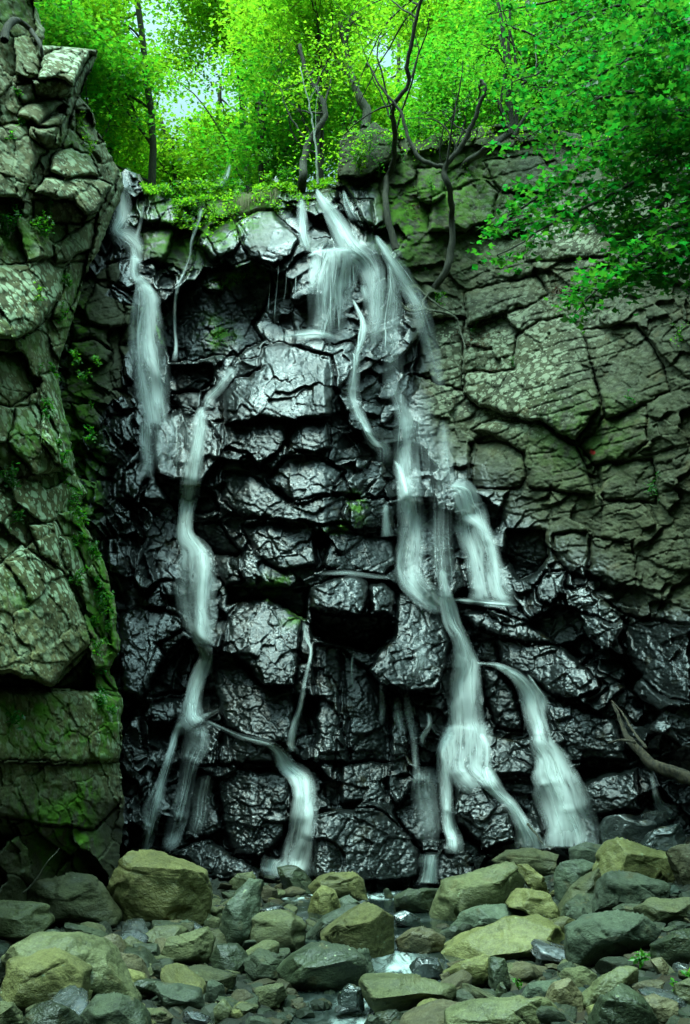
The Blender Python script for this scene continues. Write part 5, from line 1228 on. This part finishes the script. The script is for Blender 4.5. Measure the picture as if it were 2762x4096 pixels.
# trees on the slope behind the falls: (px of trunk, depth, crown px, py, crown half sizes m, leaf mat, label)
BG = [
 (300, 21, 250, 250, (2.2, 2.2, 2.4), 'leaf_m', 'leafy green tree behind the overhanging block at the top left', 2),
 (430, 24, 420, 380, (2.0, 2.0, 2.0), 'leaf_y', 'yellow green tree filling the gap right of the left rock wall', 2),
 (590, 23, 470, 80, (1.9, 2.0, 1.5), 'leaf_y', 'tall pale tree with a straight trunk above the top left fall', 2),
 (720, 30, 640, 640, (3.2, 2.5, 1.6), 'leaf_y', 'low bright tree just over the cliff edge between the two upper falls', 2),
 (980, 29, 830, 120, (2.7, 2.6, 2.0), 'leaf_y', 'round crowned tree below the bright sky gap', 3),
 (1035, 22, 1050, 520, (2.0, 2.0, 1.2), 'leaf_m', 'tree with a stout straight trunk left of the pale rock outcrop', 2),
 (1085, 24, 1150, 260, (2.2, 2.2, 1.6), 'leaf_y', 'sunlit maple with layered leaves at the top centre', 2),
 (1250, 20, 1280, 110, (2.0, 2.0, 1.3), 'leaf_y', 'bright maple leaning over the top centre of the picture', 2),
 (1400, 26, 1400, 330, (2.5, 2.3, 1.8), 'leaf_y', 'pale maple behind the grey leaning trunk', 2),
 (1900, 27, 1800, 120, (2.8, 2.4, 1.9), 'leaf_y', 'sunlit tree behind the crooked dark trunk', 2),
 (1800, 22, 1830, 420, (1.9, 2.0, 1.2), 'leaf_m', 'green tree over the rocks between the crooked trunk and the slim stems', 2),
 (2150, 24, 2120, 250, (2.5, 2.3, 2.2), 'leaf_m', 'green tree behind the group of slim dark stems', 3),
 (2400, 25, 2450, 100, (3.0, 2.4, 2.0), 'leaf_m', 'green tree high in the top right', 3),
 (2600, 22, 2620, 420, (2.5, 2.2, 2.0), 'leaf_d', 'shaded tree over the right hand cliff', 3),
 (860, 38, 880, 520, (4.0, 3.0, 2.6), 'leaf_y', 'distant bright tree seen below the sky gap', 2),
 (1600, 38, 1600, 420, (4.5, 3.0, 3.4), 'leaf_y', 'distant bright tree seen behind the crooked dark trunk', 2),
 (500, 38, 520, 560, (4.0, 3.0, 2.2), 'leaf_y', 'distant bright tree above the top left fall', 2),
 (2300, 38, 2250, 350, (5.5, 3.0, 3.6), 'leaf_m', 'distant green tree behind the right hand cliff', 3),
 (200, 34, 230, 130, (4.0, 3.0, 3.2), 'leaf_m', 'distant green tree in the top left corner', 2),
 (1120, 40, 1150, 60, (5.0, 3.0, 2.2), 'leaf_y', 'distant bright tree at the top of the picture', 2),
 (2000, 42, 1960, 60, (5.5, 3.0, 2.6), 'leaf_y', 'distant tall tree behind the slim dark stems', 2),
]
for i, (tx, Yd, cx_, cy_, spd, mat, label, w) in enumerate(BG):
    cc = at(cx_, cy_, Yd)
    q0 = at(tx, 700, Yd); x0 = q0[0]; zb = hill_z(x0, Yd)
    tr = smooth_path([(x0, Yd, zb - .3), (x0 + .15, Yd, zb * .6 + cc[2] * .4), (x0 * .6 + cc[0] * .4, Yd, cc[2] + .2), (cc[0], Yd, cc[2] + spd[2] * .9)], 5, .08, i)
    vol = spd[0] * spd[2]
    make_tree('tree', label, tr, .07 + .0022 * Yd, [cc], spd, int(14 * vol), .66 + Yd * .013, 190 if Yd < 30 else 100, .155 if Yd < 30 else .23, mat, 'bark', 300 + i, 'trees on the slope above the falls', nbr=8)
# the crooked dark trunk left of centre right, and its companions on the ledges
G2 = 'trees rooted in the cliff right of the falls'
make_tree('tree', 'crooked dark tree trunk snaking up from the ledge right of the headwall fall',
  wpath((2, 250, 1120, .2), (2, 205, 930, -.10), (2, 210, 800, -.15), (2, 238, 730, -.18), (2, 245, 600, 16.3), (2, 238, 480, 15.7), (2, 305, 380, 15.5), (2, 300, 280, 15.3), (2, 345, 80, 15.0), (2, 372, -60, 14.8)),
  .062, [at(1600, 60, 15.5), at(1500, 180, 16.5), at(1350, 620, 17.0)], (1.1, .9, .45), 26, .5, 150, .085, 'leaf_y', 'bark', 401, G2, nbr=10)
make_tree('tree', 'forked dark tree curving up from the rocks, with one limb arching left',
  wpath((4, 400, 200, .2), (4, 470, 100, -.12), (2, 495, 1120, -.2), (2, 500, 960, -.25), (2, 490, 850, 15.5), (2, 468, 760, 15.4), (2, 540, 660, 15.3), (2, 590, 560, 15.2), (2, 625, 470, 15.1), (2, 650, 400, 15.0), (2, 630, 360, 15)),
  .065, [at(1850, 330, 15.0), at(1700, 420, 15.5)], (.9, .8, .35), 14, .45, 160, .085, 'leaf_m', 'bark', 402, G2, nbr=6,
  extra=[(wpath((2, 470, 745, 15.4), (2, 410, 738, 15.4), (2, 340, 690, 15.45), (2, 300, 600, 15.5), (2, 270, 500, 15.5), (2, 190, 400, 15.6), (2, 120, 280, 15.7)), np.linspace(.045, .015, 31))])
make_tree('tree', 'leaning trunk sprouting a cluster of slim dark upright stems',
  wpath((2, 530, 770, .2), (2, 580, 720, -.15), (2, 650, 670, 16.4), (2, 740, 610, 16.6), (2, 770, 560, 16.6), (2, 745, 400, 16.6), (2, 735, 200, 16.6), (2, 700, -40, 16.6)),
  .075, [at(2000, 120, 16.8), at(2150, 320, 16.4), at(1960, 300, 16.8)], (1.2, 1.0, .6), 46, .5, 150, .09, 'leaf_m', 'bark', 403, G2, nbr=12,
  extra=[(wpath((2, 770, 600, 16.6), (2, 765, 420, 16.6), (2, 755, 200, 16.6), (2, 765, -40, 16.5)), np.linspace(.05, .02, 16)),
         (wpath((2, 780, 600, 16.6), (2, 800, 430, 16.6), (2, 785, 270, 16.6), (2, 760, 120, 16.5)), np.linspace(.045, .015, 16)),
         (wpath((2, 745, 600, 16.6), (2, 720, 480, 16.5), (2, 735, 300, 16.5), (2, 715, 160, 16.5)), np.linspace(.03, .01, 16)),
         (wpath((2, 770, 620, 16.5), (2, 850, 500, 16.5), (2, 930, 470, 16.4), (2, 1010, 380, 16.3)), np.linspace(.04, .01, 16))])
make_tree('tree', 'curved dark tree at the cliff edge above the headwall fall',
  wpath((1, 1350, 850, .2), (1, 1360, 790, -.1), (1, 1362, 720, 17.5), (1, 1385, 640, 17.6), (1, 1425, 575, 17.6), (1, 1460, 520, 17.7), (1, 1440, 440, 17.8), (1, 1370, 320, 17.9), (1, 1345, 200, 18)),
  .085, [at(1180, 330, 18.2), at(1330, 220, 18.2)], (1.2, 1.0, .5), 26, .5, 140, .09, 'leaf_y', 'bark', 404, G2, nbr=8)
make_tree('sapling', 'thin pale sapling stem standing at the lip of the headwall fall',
  wpath((1, 1425, 825, 17.0), (1, 1418, 680, 17.0), (1, 1400, 540, 17.0), (1, 1390, 480, 17.0), (1, 1345, 300, 17.0)), .022, [at(1230, 300, 17)], (.5, .5, .3), 5, .35, 160, .08, 'leaf_y', 'birch', 405, G2, cat='sapling', nbr=3)
make_tree('tree', 'grey leaning trunk in front of the pale outcrop at the top centre',
  wpath((2, 110, 580, 18.6), (2, 120, 500, 18.7), (2, 85, 440, 18.7), (2, 60, 370, 18.8), (2, 30, 250, 18.9), (2, 0, 100, 19)), .11, [at(1300, 60, 19.2)], (1.4, 1.0, .6), 20, .5, 140, .09, 'leaf_y', 'bark2', 406, G2, nbr=5)
make_tree('tree', 'shaded thick trunk rising along the right edge of the cliff',
  wpath((2, 1600, 1060, .2), (2, 1545, 850, 12.8), (2, 1490, 640, 13), (2, 1450, 500, 13.2), (2, 1420, 380, 13.3), (2, 1380, 80, 13.5), (2, 1360, -100, 13.6)), .10,
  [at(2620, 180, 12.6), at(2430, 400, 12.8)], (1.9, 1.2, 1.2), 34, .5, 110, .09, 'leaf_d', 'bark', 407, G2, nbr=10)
# foreground boughs on the right: a tree standing outside the frame reaches in with long sloping sprays
rs = np.random.RandomState(88)
tr = smooth_path([(6.4, 9.2, 2.2), (6.3, 9.3, 5.0), (5.9, 9.4, 8.0), (5.2, 9.6, 11.5)], 6, .05, 5)
root = empty('tree', tr[0]); tag(root, 'nearest tree, reaching in from the right edge with drooping deep green boughs', 'tree', G2)
mb = MB(); mb.tube(tr, np.linspace(.2, .1, len(tr)), 9, 5, .2)
BOUGH = [((2762, 560), (2300, 700), (2000, 890), 9.6, 1.0), ((2800, 640), (2400, 800), (1990, 1020), 9.3, .8), ((2820, 900), (2560, 1010), (2330, 1210), 8.8, .75), ((2820, 980), (2600, 1080), (2300, 1180), 9.0, .8),
         ((2800, 400), (2450, 380), (2080, 560), 9.8, .95), ((2800, 200), (2400, 200), (2050, 330), 10.2, .9), ((2800, 60), (2500, 20), (2200, 120), 10.4, .9), ((2800, 300), (2500, 260), (2200, 420), 9.4, .85), ((2850, 480), (2600, 470), (2350, 620), 8.8, .8),
         ((2800, -80), (2400, -40), (1950, 60), 10.8, .8), ((2850, 120), (2650, 120), (2480, 260), 8.6, .8), ((2800, 560), (2600, 640), (2450, 800), 9.5, .6), ((2800, 760), (2650, 820), (2560, 930), 9.2, .6)]
cs, rr = [], []
for a, b, c, Yb, dn in BOUGH:
    A, B, Cc = at(*a, Yb + .2), at(*b, Yb), at(*c, Yb - .1)
    s0 = tr[np.argmin(np.abs(tr[:, 2] - (A[2] - .2)))]
    pp = smooth_path([s0, A, B, Cc], 8, .04, int(a[1]) + 500)
    mb.tube(pp, np.linspace(.045, .006, len(pp)), 6, 3, .2)
    for q in range(8, len(pp)):
        tt = (q - 8) / (len(pp) - 8)
        for s_ in range(3):
            if rs.rand() < dn:
                off = np.array([rs.uniform(-.35, .35), rs.uniform(-.5, .5), rs.uniform(-.16, .05)]) * (1.15 - .6 * tt)
                cs.append(pp[q] + off); rr.append(rs.uniform(.14, .30) * (1.25 - .5 * tt))
                if s_ == 0: mb.tube(np.array([pp[q], pp[q] + off * .5, pp[q] + off]), np.array([.008, .005, .003]), 4)
loc = tr[0]
for v_ in range(len(mb.v)): mb.v[v_] = mb.v[v_] - loc
mb.build('trunk', M['bark'], root)
V, Fc = sprays(np.array(cs), np.array(rr), 380, .082, rs, 'maple', tilt=.3, flat=.10)
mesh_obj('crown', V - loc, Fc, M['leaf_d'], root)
print('near leaves', len(Fc))
# bushes, ferns and grass
def plant(name, label, cat, px, py, Y, r, n, size, mat='leaf_f', shape='oval', stems=5, seed=0, group=None, hang=0.0, h=None):
    rs = np.random.RandomState(seed + int(px) + int(py)); c = at(px, py, Y); h = r if h is None else h
    root = empty(name, c); tag(root, label, cat, group)
    mb = MB(); ends = []
    for s in range(stems):
        a = rs.uniform(0, 6.28); e = np.array([math.cos(a) * r * rs.uniform(.4, 1), -abs(math.sin(a)) * r * .5 - .04, h * rs.uniform(.5, 1) * (-1 if rs.rand() < hang else 1)])
        pth = smooth_path([(0, .03, 0), e * .5 + (0, -.03, .05 * r), e], 4); mb.tube(pth, np.linspace(.006, .002, len(pth)), 4); ends.append(pth)
    mb.build('stem', M['leaf_f'], root)
    C = []
    for k in range(n):
        p = ends[rs.randint(len(ends))]; C.append(p[rs.randint(1, len(p))] + rs.randn(3) * r * .16)
    C = np.array(C); nn = rs.randn(n, 3) * .5; nn[:, 2] += .8; nn[:, 1] -= .5
    V, Fc = leaves(C, nn, size * rs.uniform(.5, 1.2, n), rs, shape)
    mesh_obj('foliage', V, Fc, M[mat], root); return root
def bY(p, x, y): return butt_Y(OX[p] + x / 1.12, OY[p] + y / 1.12) - .05
def cY(p, x, y): return float(cliff_Y(OX[p] + x / 1.12, OY[p] + y / 1.12)) - .05
LP = [(1, 40, 920, 110, 260, .05, 'leaf_d', 'dense dark fern clump at the left edge of the rock wall'),
 (1, 30, 1050, 90, 200, .05, 'leaf_d', 'lower dark fern clump at the left edge'),
 (1, 215, 950, 75, 170, .045, 'leaf_m', 'leafy plant hanging below the pale jutting block'),
 (1, 200, 1060, 80, 190, .045, 'leaf_m', 'broad leafy plant below the hanging one on the left wall'),
 (1, 85, 430, 28, 22, .05, 'leaf_m', 'sprig growing in the shade under the overhanging block'),
 (1, 110, 560, 30, 30, .045, 'leaf_m', 'sprig at the corner of the lower dark block'),
 (1, 60, 620, 30, 26, .04, 'leaf_m', 'tiny sprig on the smooth left face'),
 (1, 370, 560, 55, 120, .04, 'leaf_y', 'sunlit seedlings on the pale rock right of the dark block'),
 (1, 410, 670, 70, 150, .04, 'leaf_y', 'sunlit weeds along the top of the jutting pale block'),
 (3, 180, 210, 45, 28, .06, 'leaf_y', 'bright three leaved sprig on the big smooth left face'),
 (3, 310, 160, 45, 60, .045, 'leaf_m', 'plant in the cleft right of the big smooth face'),
 (3, 290, 300, 50, 70, .045, 'leaf_m', 'plant lower in the cleft right of the big smooth face'),
 (3, 350, 490, 45, 60, .045, 'leaf_m', 'plant on the shaded ledge by the pale step'),
 (3, 440, 510, 35, 45, .04, 'leaf_m', 'plant right of the shaded ledge plant'),
 (3, 380, 590, 45, 36, .05, 'leaf_m', 'drooping plant under the shaded ledge'),
 (3, 245, 560, 45, 60, .045, 'leaf_m', 'plant above the pale rib of the left wall'),
 (3, 140, 580, 60, 90, .045, 'leaf_m', 'scrubby plant on the left wall beside the pale rib'),
 (3, 230, 720, 60, 60, .055, 'leaf_m', 'loose sprig draped over the pale rib'),
 (3, 420, 830, 40, 60, .04, 'leaf_f', 'mossy plant between the rib and the shattered rocks'),
 (3, 60, 470, 90, 130, .045, 'leaf_d', 'dark weeds at the left edge halfway up'),
 (3, 60, 1060, 80, 130, .045, 'leaf_d', 'dark weeds above the lichened boulder face'),
 (3, 340, 1120, 60, 90, .05, 'leaf_m', 'plant at the foot of the pale rib'),
 (5, 370, 80, 48, 110, .055, 'leaf_m', 'bright leafy plant on the mossy edge, highest of the row'),
 (5, 430, 230, 42, 80, .055, 'leaf_m', 'bright leafy plant on the mossy edge, second of the row'),
 (5, 350, 340, 50, 40, .06, 'leaf_m', 'long leaved sprig beside the lichened face'),
 (5, 440, 440, 40, 50, .045, 'leaf_f', 'yellowish plant in the moss of the corner'),
 (5, 430, 570, 45, 55, .05, 'leaf_m', 'plant low in the mossy corner'),
 (5, 440, 660, 48, 70, .05, 'leaf_m', 'lowest plant of the mossy corner, above the block'),
 (5, 60, 985, 60, 30, .055, 'leaf_d', 'dark sprig in front of the lower left block'),
 (5, 80, 90, 60, 60, .05, 'leaf_d', 'grassy weeds above the lichened boulder face at left')]
for p, x, y, r, n, s, mat, label in LP:
    Yb = bY(p, x, y) if (OX[p] + x / 1.12) < 340 else min(bY(p, x, y), cY(p, x, y))
    plant('plant', label, 'plant', OX[p] + x / 1.12, OY[p] + y / 1.12, Yb, r / 1.12 / F * Yb, n, s, mat, seed=5, stems=6, group='plants on the left rock wall', hang=.3)
rq = np.random.RandomState(77)
for k in range(26):
    vy = rq.uniform(1250, 2850) if k % 3 else rq.uniform(1900, 2850); vx = float(np.interp(vy, LEDGE_V, LEDGE_U)) - rq.uniform(8, 90)
    if vy < 1900 and k % 2: vx += rq.uniform(60, 170)
    Yb = (butt_Y(vx, vy) if vx < np.interp(vy, LEDGE_V, LEDGE_U) else float(cliff_Y(vx, vy))) - .05; r = rq.uniform(16, 34)
    plant('plant', 'small leafy plant rooted in the mossy seam of the left rock wall', 'plant', vx, vy, Yb, r / F * Yb, int(rq.uniform(25, 60)), rq.uniform(.035, .055), 'leaf_m' if k % 2 else 'leaf_f', seed=k, stems=5, group='small plants in the mossy seam', hang=.3)
CP = [(3, 980, 390, 52, 330, .032, 'leaf_m', 'round bright green fern clump on the dark back wall of the hollow', 6),
 (3, 1100, 110, 60, 200, .03, 'leaf_y', 'mossy fern strip under the brown grey boulder', 6),
 (3, 1020, 155, 30, 90, .03, 'leaf_m', 'small fern tuft at the left end of the mossy strip', 4),
 (3, 1190, 100, 34, 80, .03, 'leaf_m', 'small fern tuft at the right end of the mossy strip', 4),
 (1, 1250, 950, 55, 150, .05, 'leaf_y', 'leafy plant dangling from the ledge left of the headwall fall', 7),
 (1, 1062, 1075, 22, 36, .04, 'leaf_y', 'small tuft left of the brown grey boulder', 4),
 (1, 965, 960, 45, 130, .045, 'leaf_y', 'bright bush at the end of the strata ledge', 6),
 (1, 880, 940, 60, 180, .045, 'leaf_m', 'bush trailing over the cliff edge above the thin trickle', 6),
 (1, 800, 990, 36, 60, .04, 'leaf_y', 'small bush right of the bright wet slab', 5),
 (1, 740, 860, 34, 50, .04, 'leaf_y', 'tuft on top of the bright wet slab', 5),
 (1, 1290, 800, 60, 160, .05, 'leaf_m', 'grassy tuft at the foot of the curved dark tree', 9),
 (1, 1190, 725, 55, 150, .05, 'leaf_m', 'grassy tuft in front of the pale outcrop', 9),
 (2, 130, 690, 130, 420, .05, 'leaf_m', 'feathery shrub growing over the cliff left of the crooked trunk', 10),
 (2, 240, 680, 70, 170, .05, 'leaf_m', 'shrub at the base of the crooked dark trunk', 6),
 (2, 410, 840, 48, 90, .045, 'leaf_m', 'small plant in the notch between the two dark trunks', 5),
 (2, 430, 600, 90, 240, .045, 'leaf_y', 'bright seedlings on top of the rocks between the dark trunks', 8),
 (2, 580, 780, 40, 70, .045, 'leaf_m', 'tuft at the base of the leaning trunk', 5),
 (4, 370, 80, 46, 70, .04, 'leaf_f', 'yellowish weeds beside the right hand misty veil', 5),
 (4, 430, 230, 45, 70, .04, 'leaf_m', 'weeds among the roots right of the misty veil', 5),
 (4, 600, 350, 34, 40, .04, 'leaf_f', 'weeds under the slab among the roots', 4),
 (4, 640, 60, 30, 26, .04, 'leaf_m', 'sprig on the banded rock', 4),
 (4, 770, 510, 34, 34, .04, 'leaf_f', 'sprig on the ledge of the lichen slab', 4),
 (4, 1390, 1060, 60, 60, .06, 'leaf_d', 'dark leafy plant on the right wall', 6),
 (4, 1520, 380, 60, 90, .05, 'leaf_m', 'leafy plant in the cleft at the right edge', 6),
 (4, 1290, 660, 40, 40, .05, 'leaf_d', 'small dark plant on the right wall above the red mark', 5)]
for p, x, y, r, n, s, mat, label, stn in CP:
    Yb = cY(p, x, y); plant('plant', label, 'plant', OX[p] + x / 1.12, OY[p] + y / 1.12, Yb, r / 1.12 / F * Yb, n, s, mat, stems=stn, seed=9, group='plants on the wet cliff', hang=.35)
# undergrowth at the cliff edge: nobody could count it
rs = np.random.RandomState(12); C = []
for k in range(8000):
    px = rs.uniform(560, 1330) if rs.rand() < .8 else rs.uniform(1330, 2700)
    tpy = float(np.interp(px, [q[0] for q in TOPL], [q[1] for q in TOPL]))
    py = tpy + abs(rs.randn()) * (62 if px < 1000 else 34) - 12 
    if 560 < px < 690 or 1240 < px < 1420: py = tpy - rs.uniform(0, 30)
    Yk = float(cliff_Y(px, max(py, tpy + 4))) - rs.uniform(.02, .25) + max(0, tpy - py) * .012
    if float(noise2(np.array(px / 38), np.array(py / 30), 4)) < -.08: continue
    C.append(at(px, py, Yk))
C = np.array(C); nn = rs.randn(len(C), 3) * .5; nn[:, 2] += .8; nn[:, 1] -= .3
V, Fc = leaves(C, nn, rs.uniform(.035, .085, len(C)), rs, 'oval'); u_ = mesh_obj('undergrowth', V, Fc, M['leaf_y']); tag(u_, kind='stuff')
rs = np.random.RandomState(13); C = []
for k in range(16000):
    x, y = rs.uniform(-9, 9), rs.uniform(18.8, 27); C.append((x, y, hill_z(x, y) + abs(rs.randn()) * .35))
C = np.array(C); nn = rs.randn(len(C), 3) * .5; nn[:, 2] += 1; nn[:, 1] -= .5
V, Fc = leaves(C, nn, rs.uniform(.06, .13, len(C)), rs, 'oval'); u_ = mesh_obj('ground_cover', V, Fc, M['leaf_m']); tag(u_, kind='stuff')
# dead leaves caught on ledges
rs = np.random.RandomState(14); C = []
for p, x, y, rx, ry, n in [(4, 985, 185, 45, 22, 120), (4, 600, 380, 90, 26, 90), (2, 330, 930, 40, 60, 60), (3, 1100, 30, 1, 1, 1), (4, 600, 420, 60, 15, 50), (4, 690, 540, 60, 10, 30)]:
    for k in range(n):
        px, py = OX[p] + (x + rs.randn() * rx * .6) / 1.12, OY[p] + (y + rs.randn() * ry * .6) / 1.12; C.append(at(px, py, float(cliff_Y(px, py)) - .02))
C = np.array(C); nn = rs.randn(len(C), 3) * .5; nn[:, 2] += 1; nn[:, 1] -= .5
M['dead'] = leaf_material('dead_leaf', (.10, .055, .03), (.06, .03, .012))
V, Fc = leaves(C, nn, rs.uniform(.03, .07, len(C)), rs, 'oval'); u_ = mesh_obj('fallen_leaves', V, Fc, M['dead']); tag(u_, kind='stuff')
# dry grass hanging from the strata ledge
rs = np.random.RandomState(15); mb = MB()
for k in range(240):
    px = rs.uniform(915, 1110); py = 800 - (px - 915) * .28 + rs.uniform(-12, 14); L_ = rs.uniform(30, 80)
    pts = []
    for t_ in (0, .35, 1):
        qx, qy = px + rs.uniform(-6, 6) * t_, py + L_ * t_; pts.append(at(qx, qy, float(cliff_Y(px, py + L_ * t_ * .5, DS)) - .06 - .03 * (t_ == .35)))
    mb.tube(np.array(pts), np.array([.004, .004, .0015]), 3)
N = NT('dry_grass'); N.b.inputs['Base Color'].default_value = (.13, .13, .05, 1); N.b.inputs['Roughness'].default_value = 1
g_ = mb.build('dry_grass', N.m); tag(g_, kind='stuff')
# roots crawling over the rock right of the misty veil
def root_thing(label, paths, name='root', cat='root', mat='bark2', grp=None, r0=.03, off=.04):
    mb = MB()
    for pth in paths:
        q = smooth_path([(OX[p] + x / 1.12, OY[p] + y / 1.12) for p, x, y in pth], 6, 3, 2)
        w = at(q[:, 0], q[:, 1], cliff_Y(q[:, 0], q[:, 1], DS) - off)
        mb.tube(w, np.linspace(r0, r0 * .35, len(w)), 6, 3, .3)
    o = mb.build(name, M[mat], loc=w[0]); tag(o, label, cat, grp); return o
root_thing('gnarled grey roots crawling down the rock right of the misty veil', [[(4, 290, 260), (4, 330, 275), (4, 385, 265), (4, 400, 270), (4, 480, 285), (4, 520, 310), (4, 535, 360), (4, 550, 400), (4, 560, 440)], [(4, 340, 170), (4, 390, 210), (4, 440, 250), (4, 500, 280)], [(4, 270, 240), (4, 300, 270), (4, 340, 275)], [(4, 400, 190), (4, 370, 240), (4, 400, 275), (4, 470, 270)]])
root_thing('thick bare root bending down over the top left corner of the rock wall', [[(4, 0, 0), (4, 5, 5)]]) if False else None
mb = MB()
q = smooth_path([(OX[1] + x / 1.12, y / 1.12) for x, y in [(20, 180), (35, 120), (70, 92), (110, 110), (150, 150), (180, 200), (192, 260)]], 6, 2, 2)
w = at(q[:, 0], q[:, 1], np.array([butt_Y(a, b) - .07 for a, b in q])); k5 = 7
wy = w[:, 1].copy(); w = at(q[:, 0], q[:, 1], np.convolve(np.pad(wy, 3, 'edge'), np.ones(7) / 7, 'valid') - .08)
mb.tube(w, np.linspace(.05, .02, len(w)), 7, 3, .25); o = mb.build('root', M['bark'], loc=w[0]); tag(o, 'bare root arching over the rocks in the top left corner', 'root')
# driftwood at the right, and a dead twig by the left wall
mb = MB()
def dpath(pts, off):
    q = smooth_path([(OX[p] + x / 1.12, OY[p] + y / 1.12) for p, x, y in pts], 6, 3, 2)
    Yb = cliff_Y(q[:, 0], q[:, 1], DS); return at(q[:, 0], q[:, 1], np.linspace(Yb[0] - .05, 12.0, len(q)) - off)
w = dpath([(6, 1220, 915), (6, 1245, 960), (6, 1275, 1040), (6, 1310, 1090), (8, 1390, 10), (8, 1460, 35), (8, 1560, 75), (8, 1660, 120)], .1)
mb.tube(w, np.interp(np.arange(len(w)), [0, 12, 24, 42], [.014, .03, .06, .085]), 12, 31, .4)
w2 = dpath([(6, 1215, 900), (6, 1262, 950), (6, 1290, 1000), (6, 1330, 1060), (6, 1370, 1110)], .13); mb.tube(w2, np.linspace(.007, .02, len(w2)), 7, 5, .4)
w3 = dpath([(6, 1200, 1090), (6, 1260, 1075), (6, 1320, 1085)], .14); mb.tube(w3, np.linspace(.01, .02, len(w3)), 6, 5, .3)
o = mb.build('driftwood', M['drift'], loc=w[-1]); tag(o, 'weathered split log leaning on the wet rock at the right edge', 'log')
mb = MB(); mb.tube(smooth_path([at(OX[7] + x / 1.12, OY[7] + y / 1.12, Yq) for x, y, Yq in [(105, 590, 9.2), (150, 545, 9.2), (215, 450, 9.2), (268, 388, 9.3)]], 5, .01, 2), np.linspace(.008, .003, 16), 5)
o = mb.build('twig', M['bark2']); tag(o, 'thin dead twig sticking up beside the rounded boulder at left', 'twig')
mb = MB(); mb.tube(smooth_path([at(OX[8] + x / 1.12, OY[8] + y / 1.12, Yq) for x, y, Yq in [(840, 280, 12.6), (865, 310, 12.5), (910, 370, 12.3)]], 5, .01, 2), np.linspace(.018, .008, 11), 6)
o = mb.build('branch', M['bark']); tag(o, 'dark stick lying across the water between the two right hand falls', 'stick')
# seedlings among the boulders
for i, (x, y, r, n, s, label) in enumerate([(1345, 880, 40, 22, .055, 'green seedling growing in the dark hollow at lower right'), (800, 990, 40, 16, .03, 'wiry weed right of the dark angular stone'), (1200, 1120, 45, 20, .035, 'weedy sprig in front of the double peaked boulder'), (1500, 1000, 40, 22, .04, 'sprig of leaves at the right edge near the bottom'), (1550, 940, 25, 10, .05, 'single bright leafed seedling at the right edge')]):
    px, py = OX[8] + x / 1.12, OY[8] + y / 1.12; Yq = ground_Y(px, py + 25) - .12
    plant('seedling', label, 'seedling', px, py + 14, Yq, r / 1.12 / F * Yq, n, s, 'leaf_m', seed=3, stems=4, group='seedlings among the boulders')
# shrubs crowding the lip between the two upper falls
for i, (px, up, r, n, mat, label) in enumerate([(690, 0, 70, 150, 'leaf_m', 'dark leaved shrub beside the top left fall'), (770, 10, 80, 220, 'leaf_y', 'yellow green shrub on the lip right of the top left fall'), (860, 14, 75, 220, 'leaf_y', 'spreading bright shrub on the lip above the thin trickle'),
    (930, 10, 60, 150, 'leaf_m', 'green shrub left of the tiny upper fall'), (1075, 20, 55, 150, 'leaf_y', 'bright shrub right of the tiny upper fall'), (1140, 30, 60, 170, 'leaf_m', 'shrub in front of the pale outcrop on the lip'), (1290, 120, 80, 260, 'leaf_y', 'shrub on the pale outcrop behind the headwall fall'),
    (1440, 150, 90, 280, 'leaf_y', 'trailing shrub over the rocks left of the crooked dark trunk'), (1680, 40, 90, 240, 'leaf_m', 'shrub on the cliff edge right of the crooked dark trunk'), (2180, 20, 110, 300, 'leaf_m', 'shrub on the cliff edge under the drooping boughs')]):
    tpy = float(np.interp(px, [q[0] for q in TOPL], [q[1] for q in TOPL])); py = tpy + (0 if up < 100 else up)
    Yk = float(cliff_Y(px, py + 12)) - (.05 if up >= 100 else -.15)
    plant('shrub', label, 'shrub', px, py + 10, Yk, r / F * Yk, n, .085, mat, stems=8, seed=31, group='shrubs along the cliff edge')
# unseen trees added around the camera to block low sky and shade walls
for i, (x, y) in enumerate([(-9, -6), (-4, -10), (1, -9), (6, -8), (11, -5), (13, 2), (-12, 0), (-14, 6), (13.5, 8), (-3.5, -16), (5, -16), (9.5, 8.0), (9, 4.2), (-9.5, 4.5), (-10.5, 9.5)]):
    zb = float(ground_z(x, y)) + max(0, -y - 2) * .35
    make_tree('tree', 'unseen forest tree added to close off sky and shade the gorge', smooth_path([(x, y, zb - .3), (x + .2, y, zb + 3), (x, y + .3, zb + 7), (x, y, zb + 11)], 4, .1, i), .25, [(x, y, zb + 8), (x, y, zb + 4.5)], (3.4, 3.0, 3.2), 70, 1.5, 40, .42, 'leaf_d', 'bark', 600 + i, 'unseen trees added to shade the gorge', avoid=False, nbr=6)
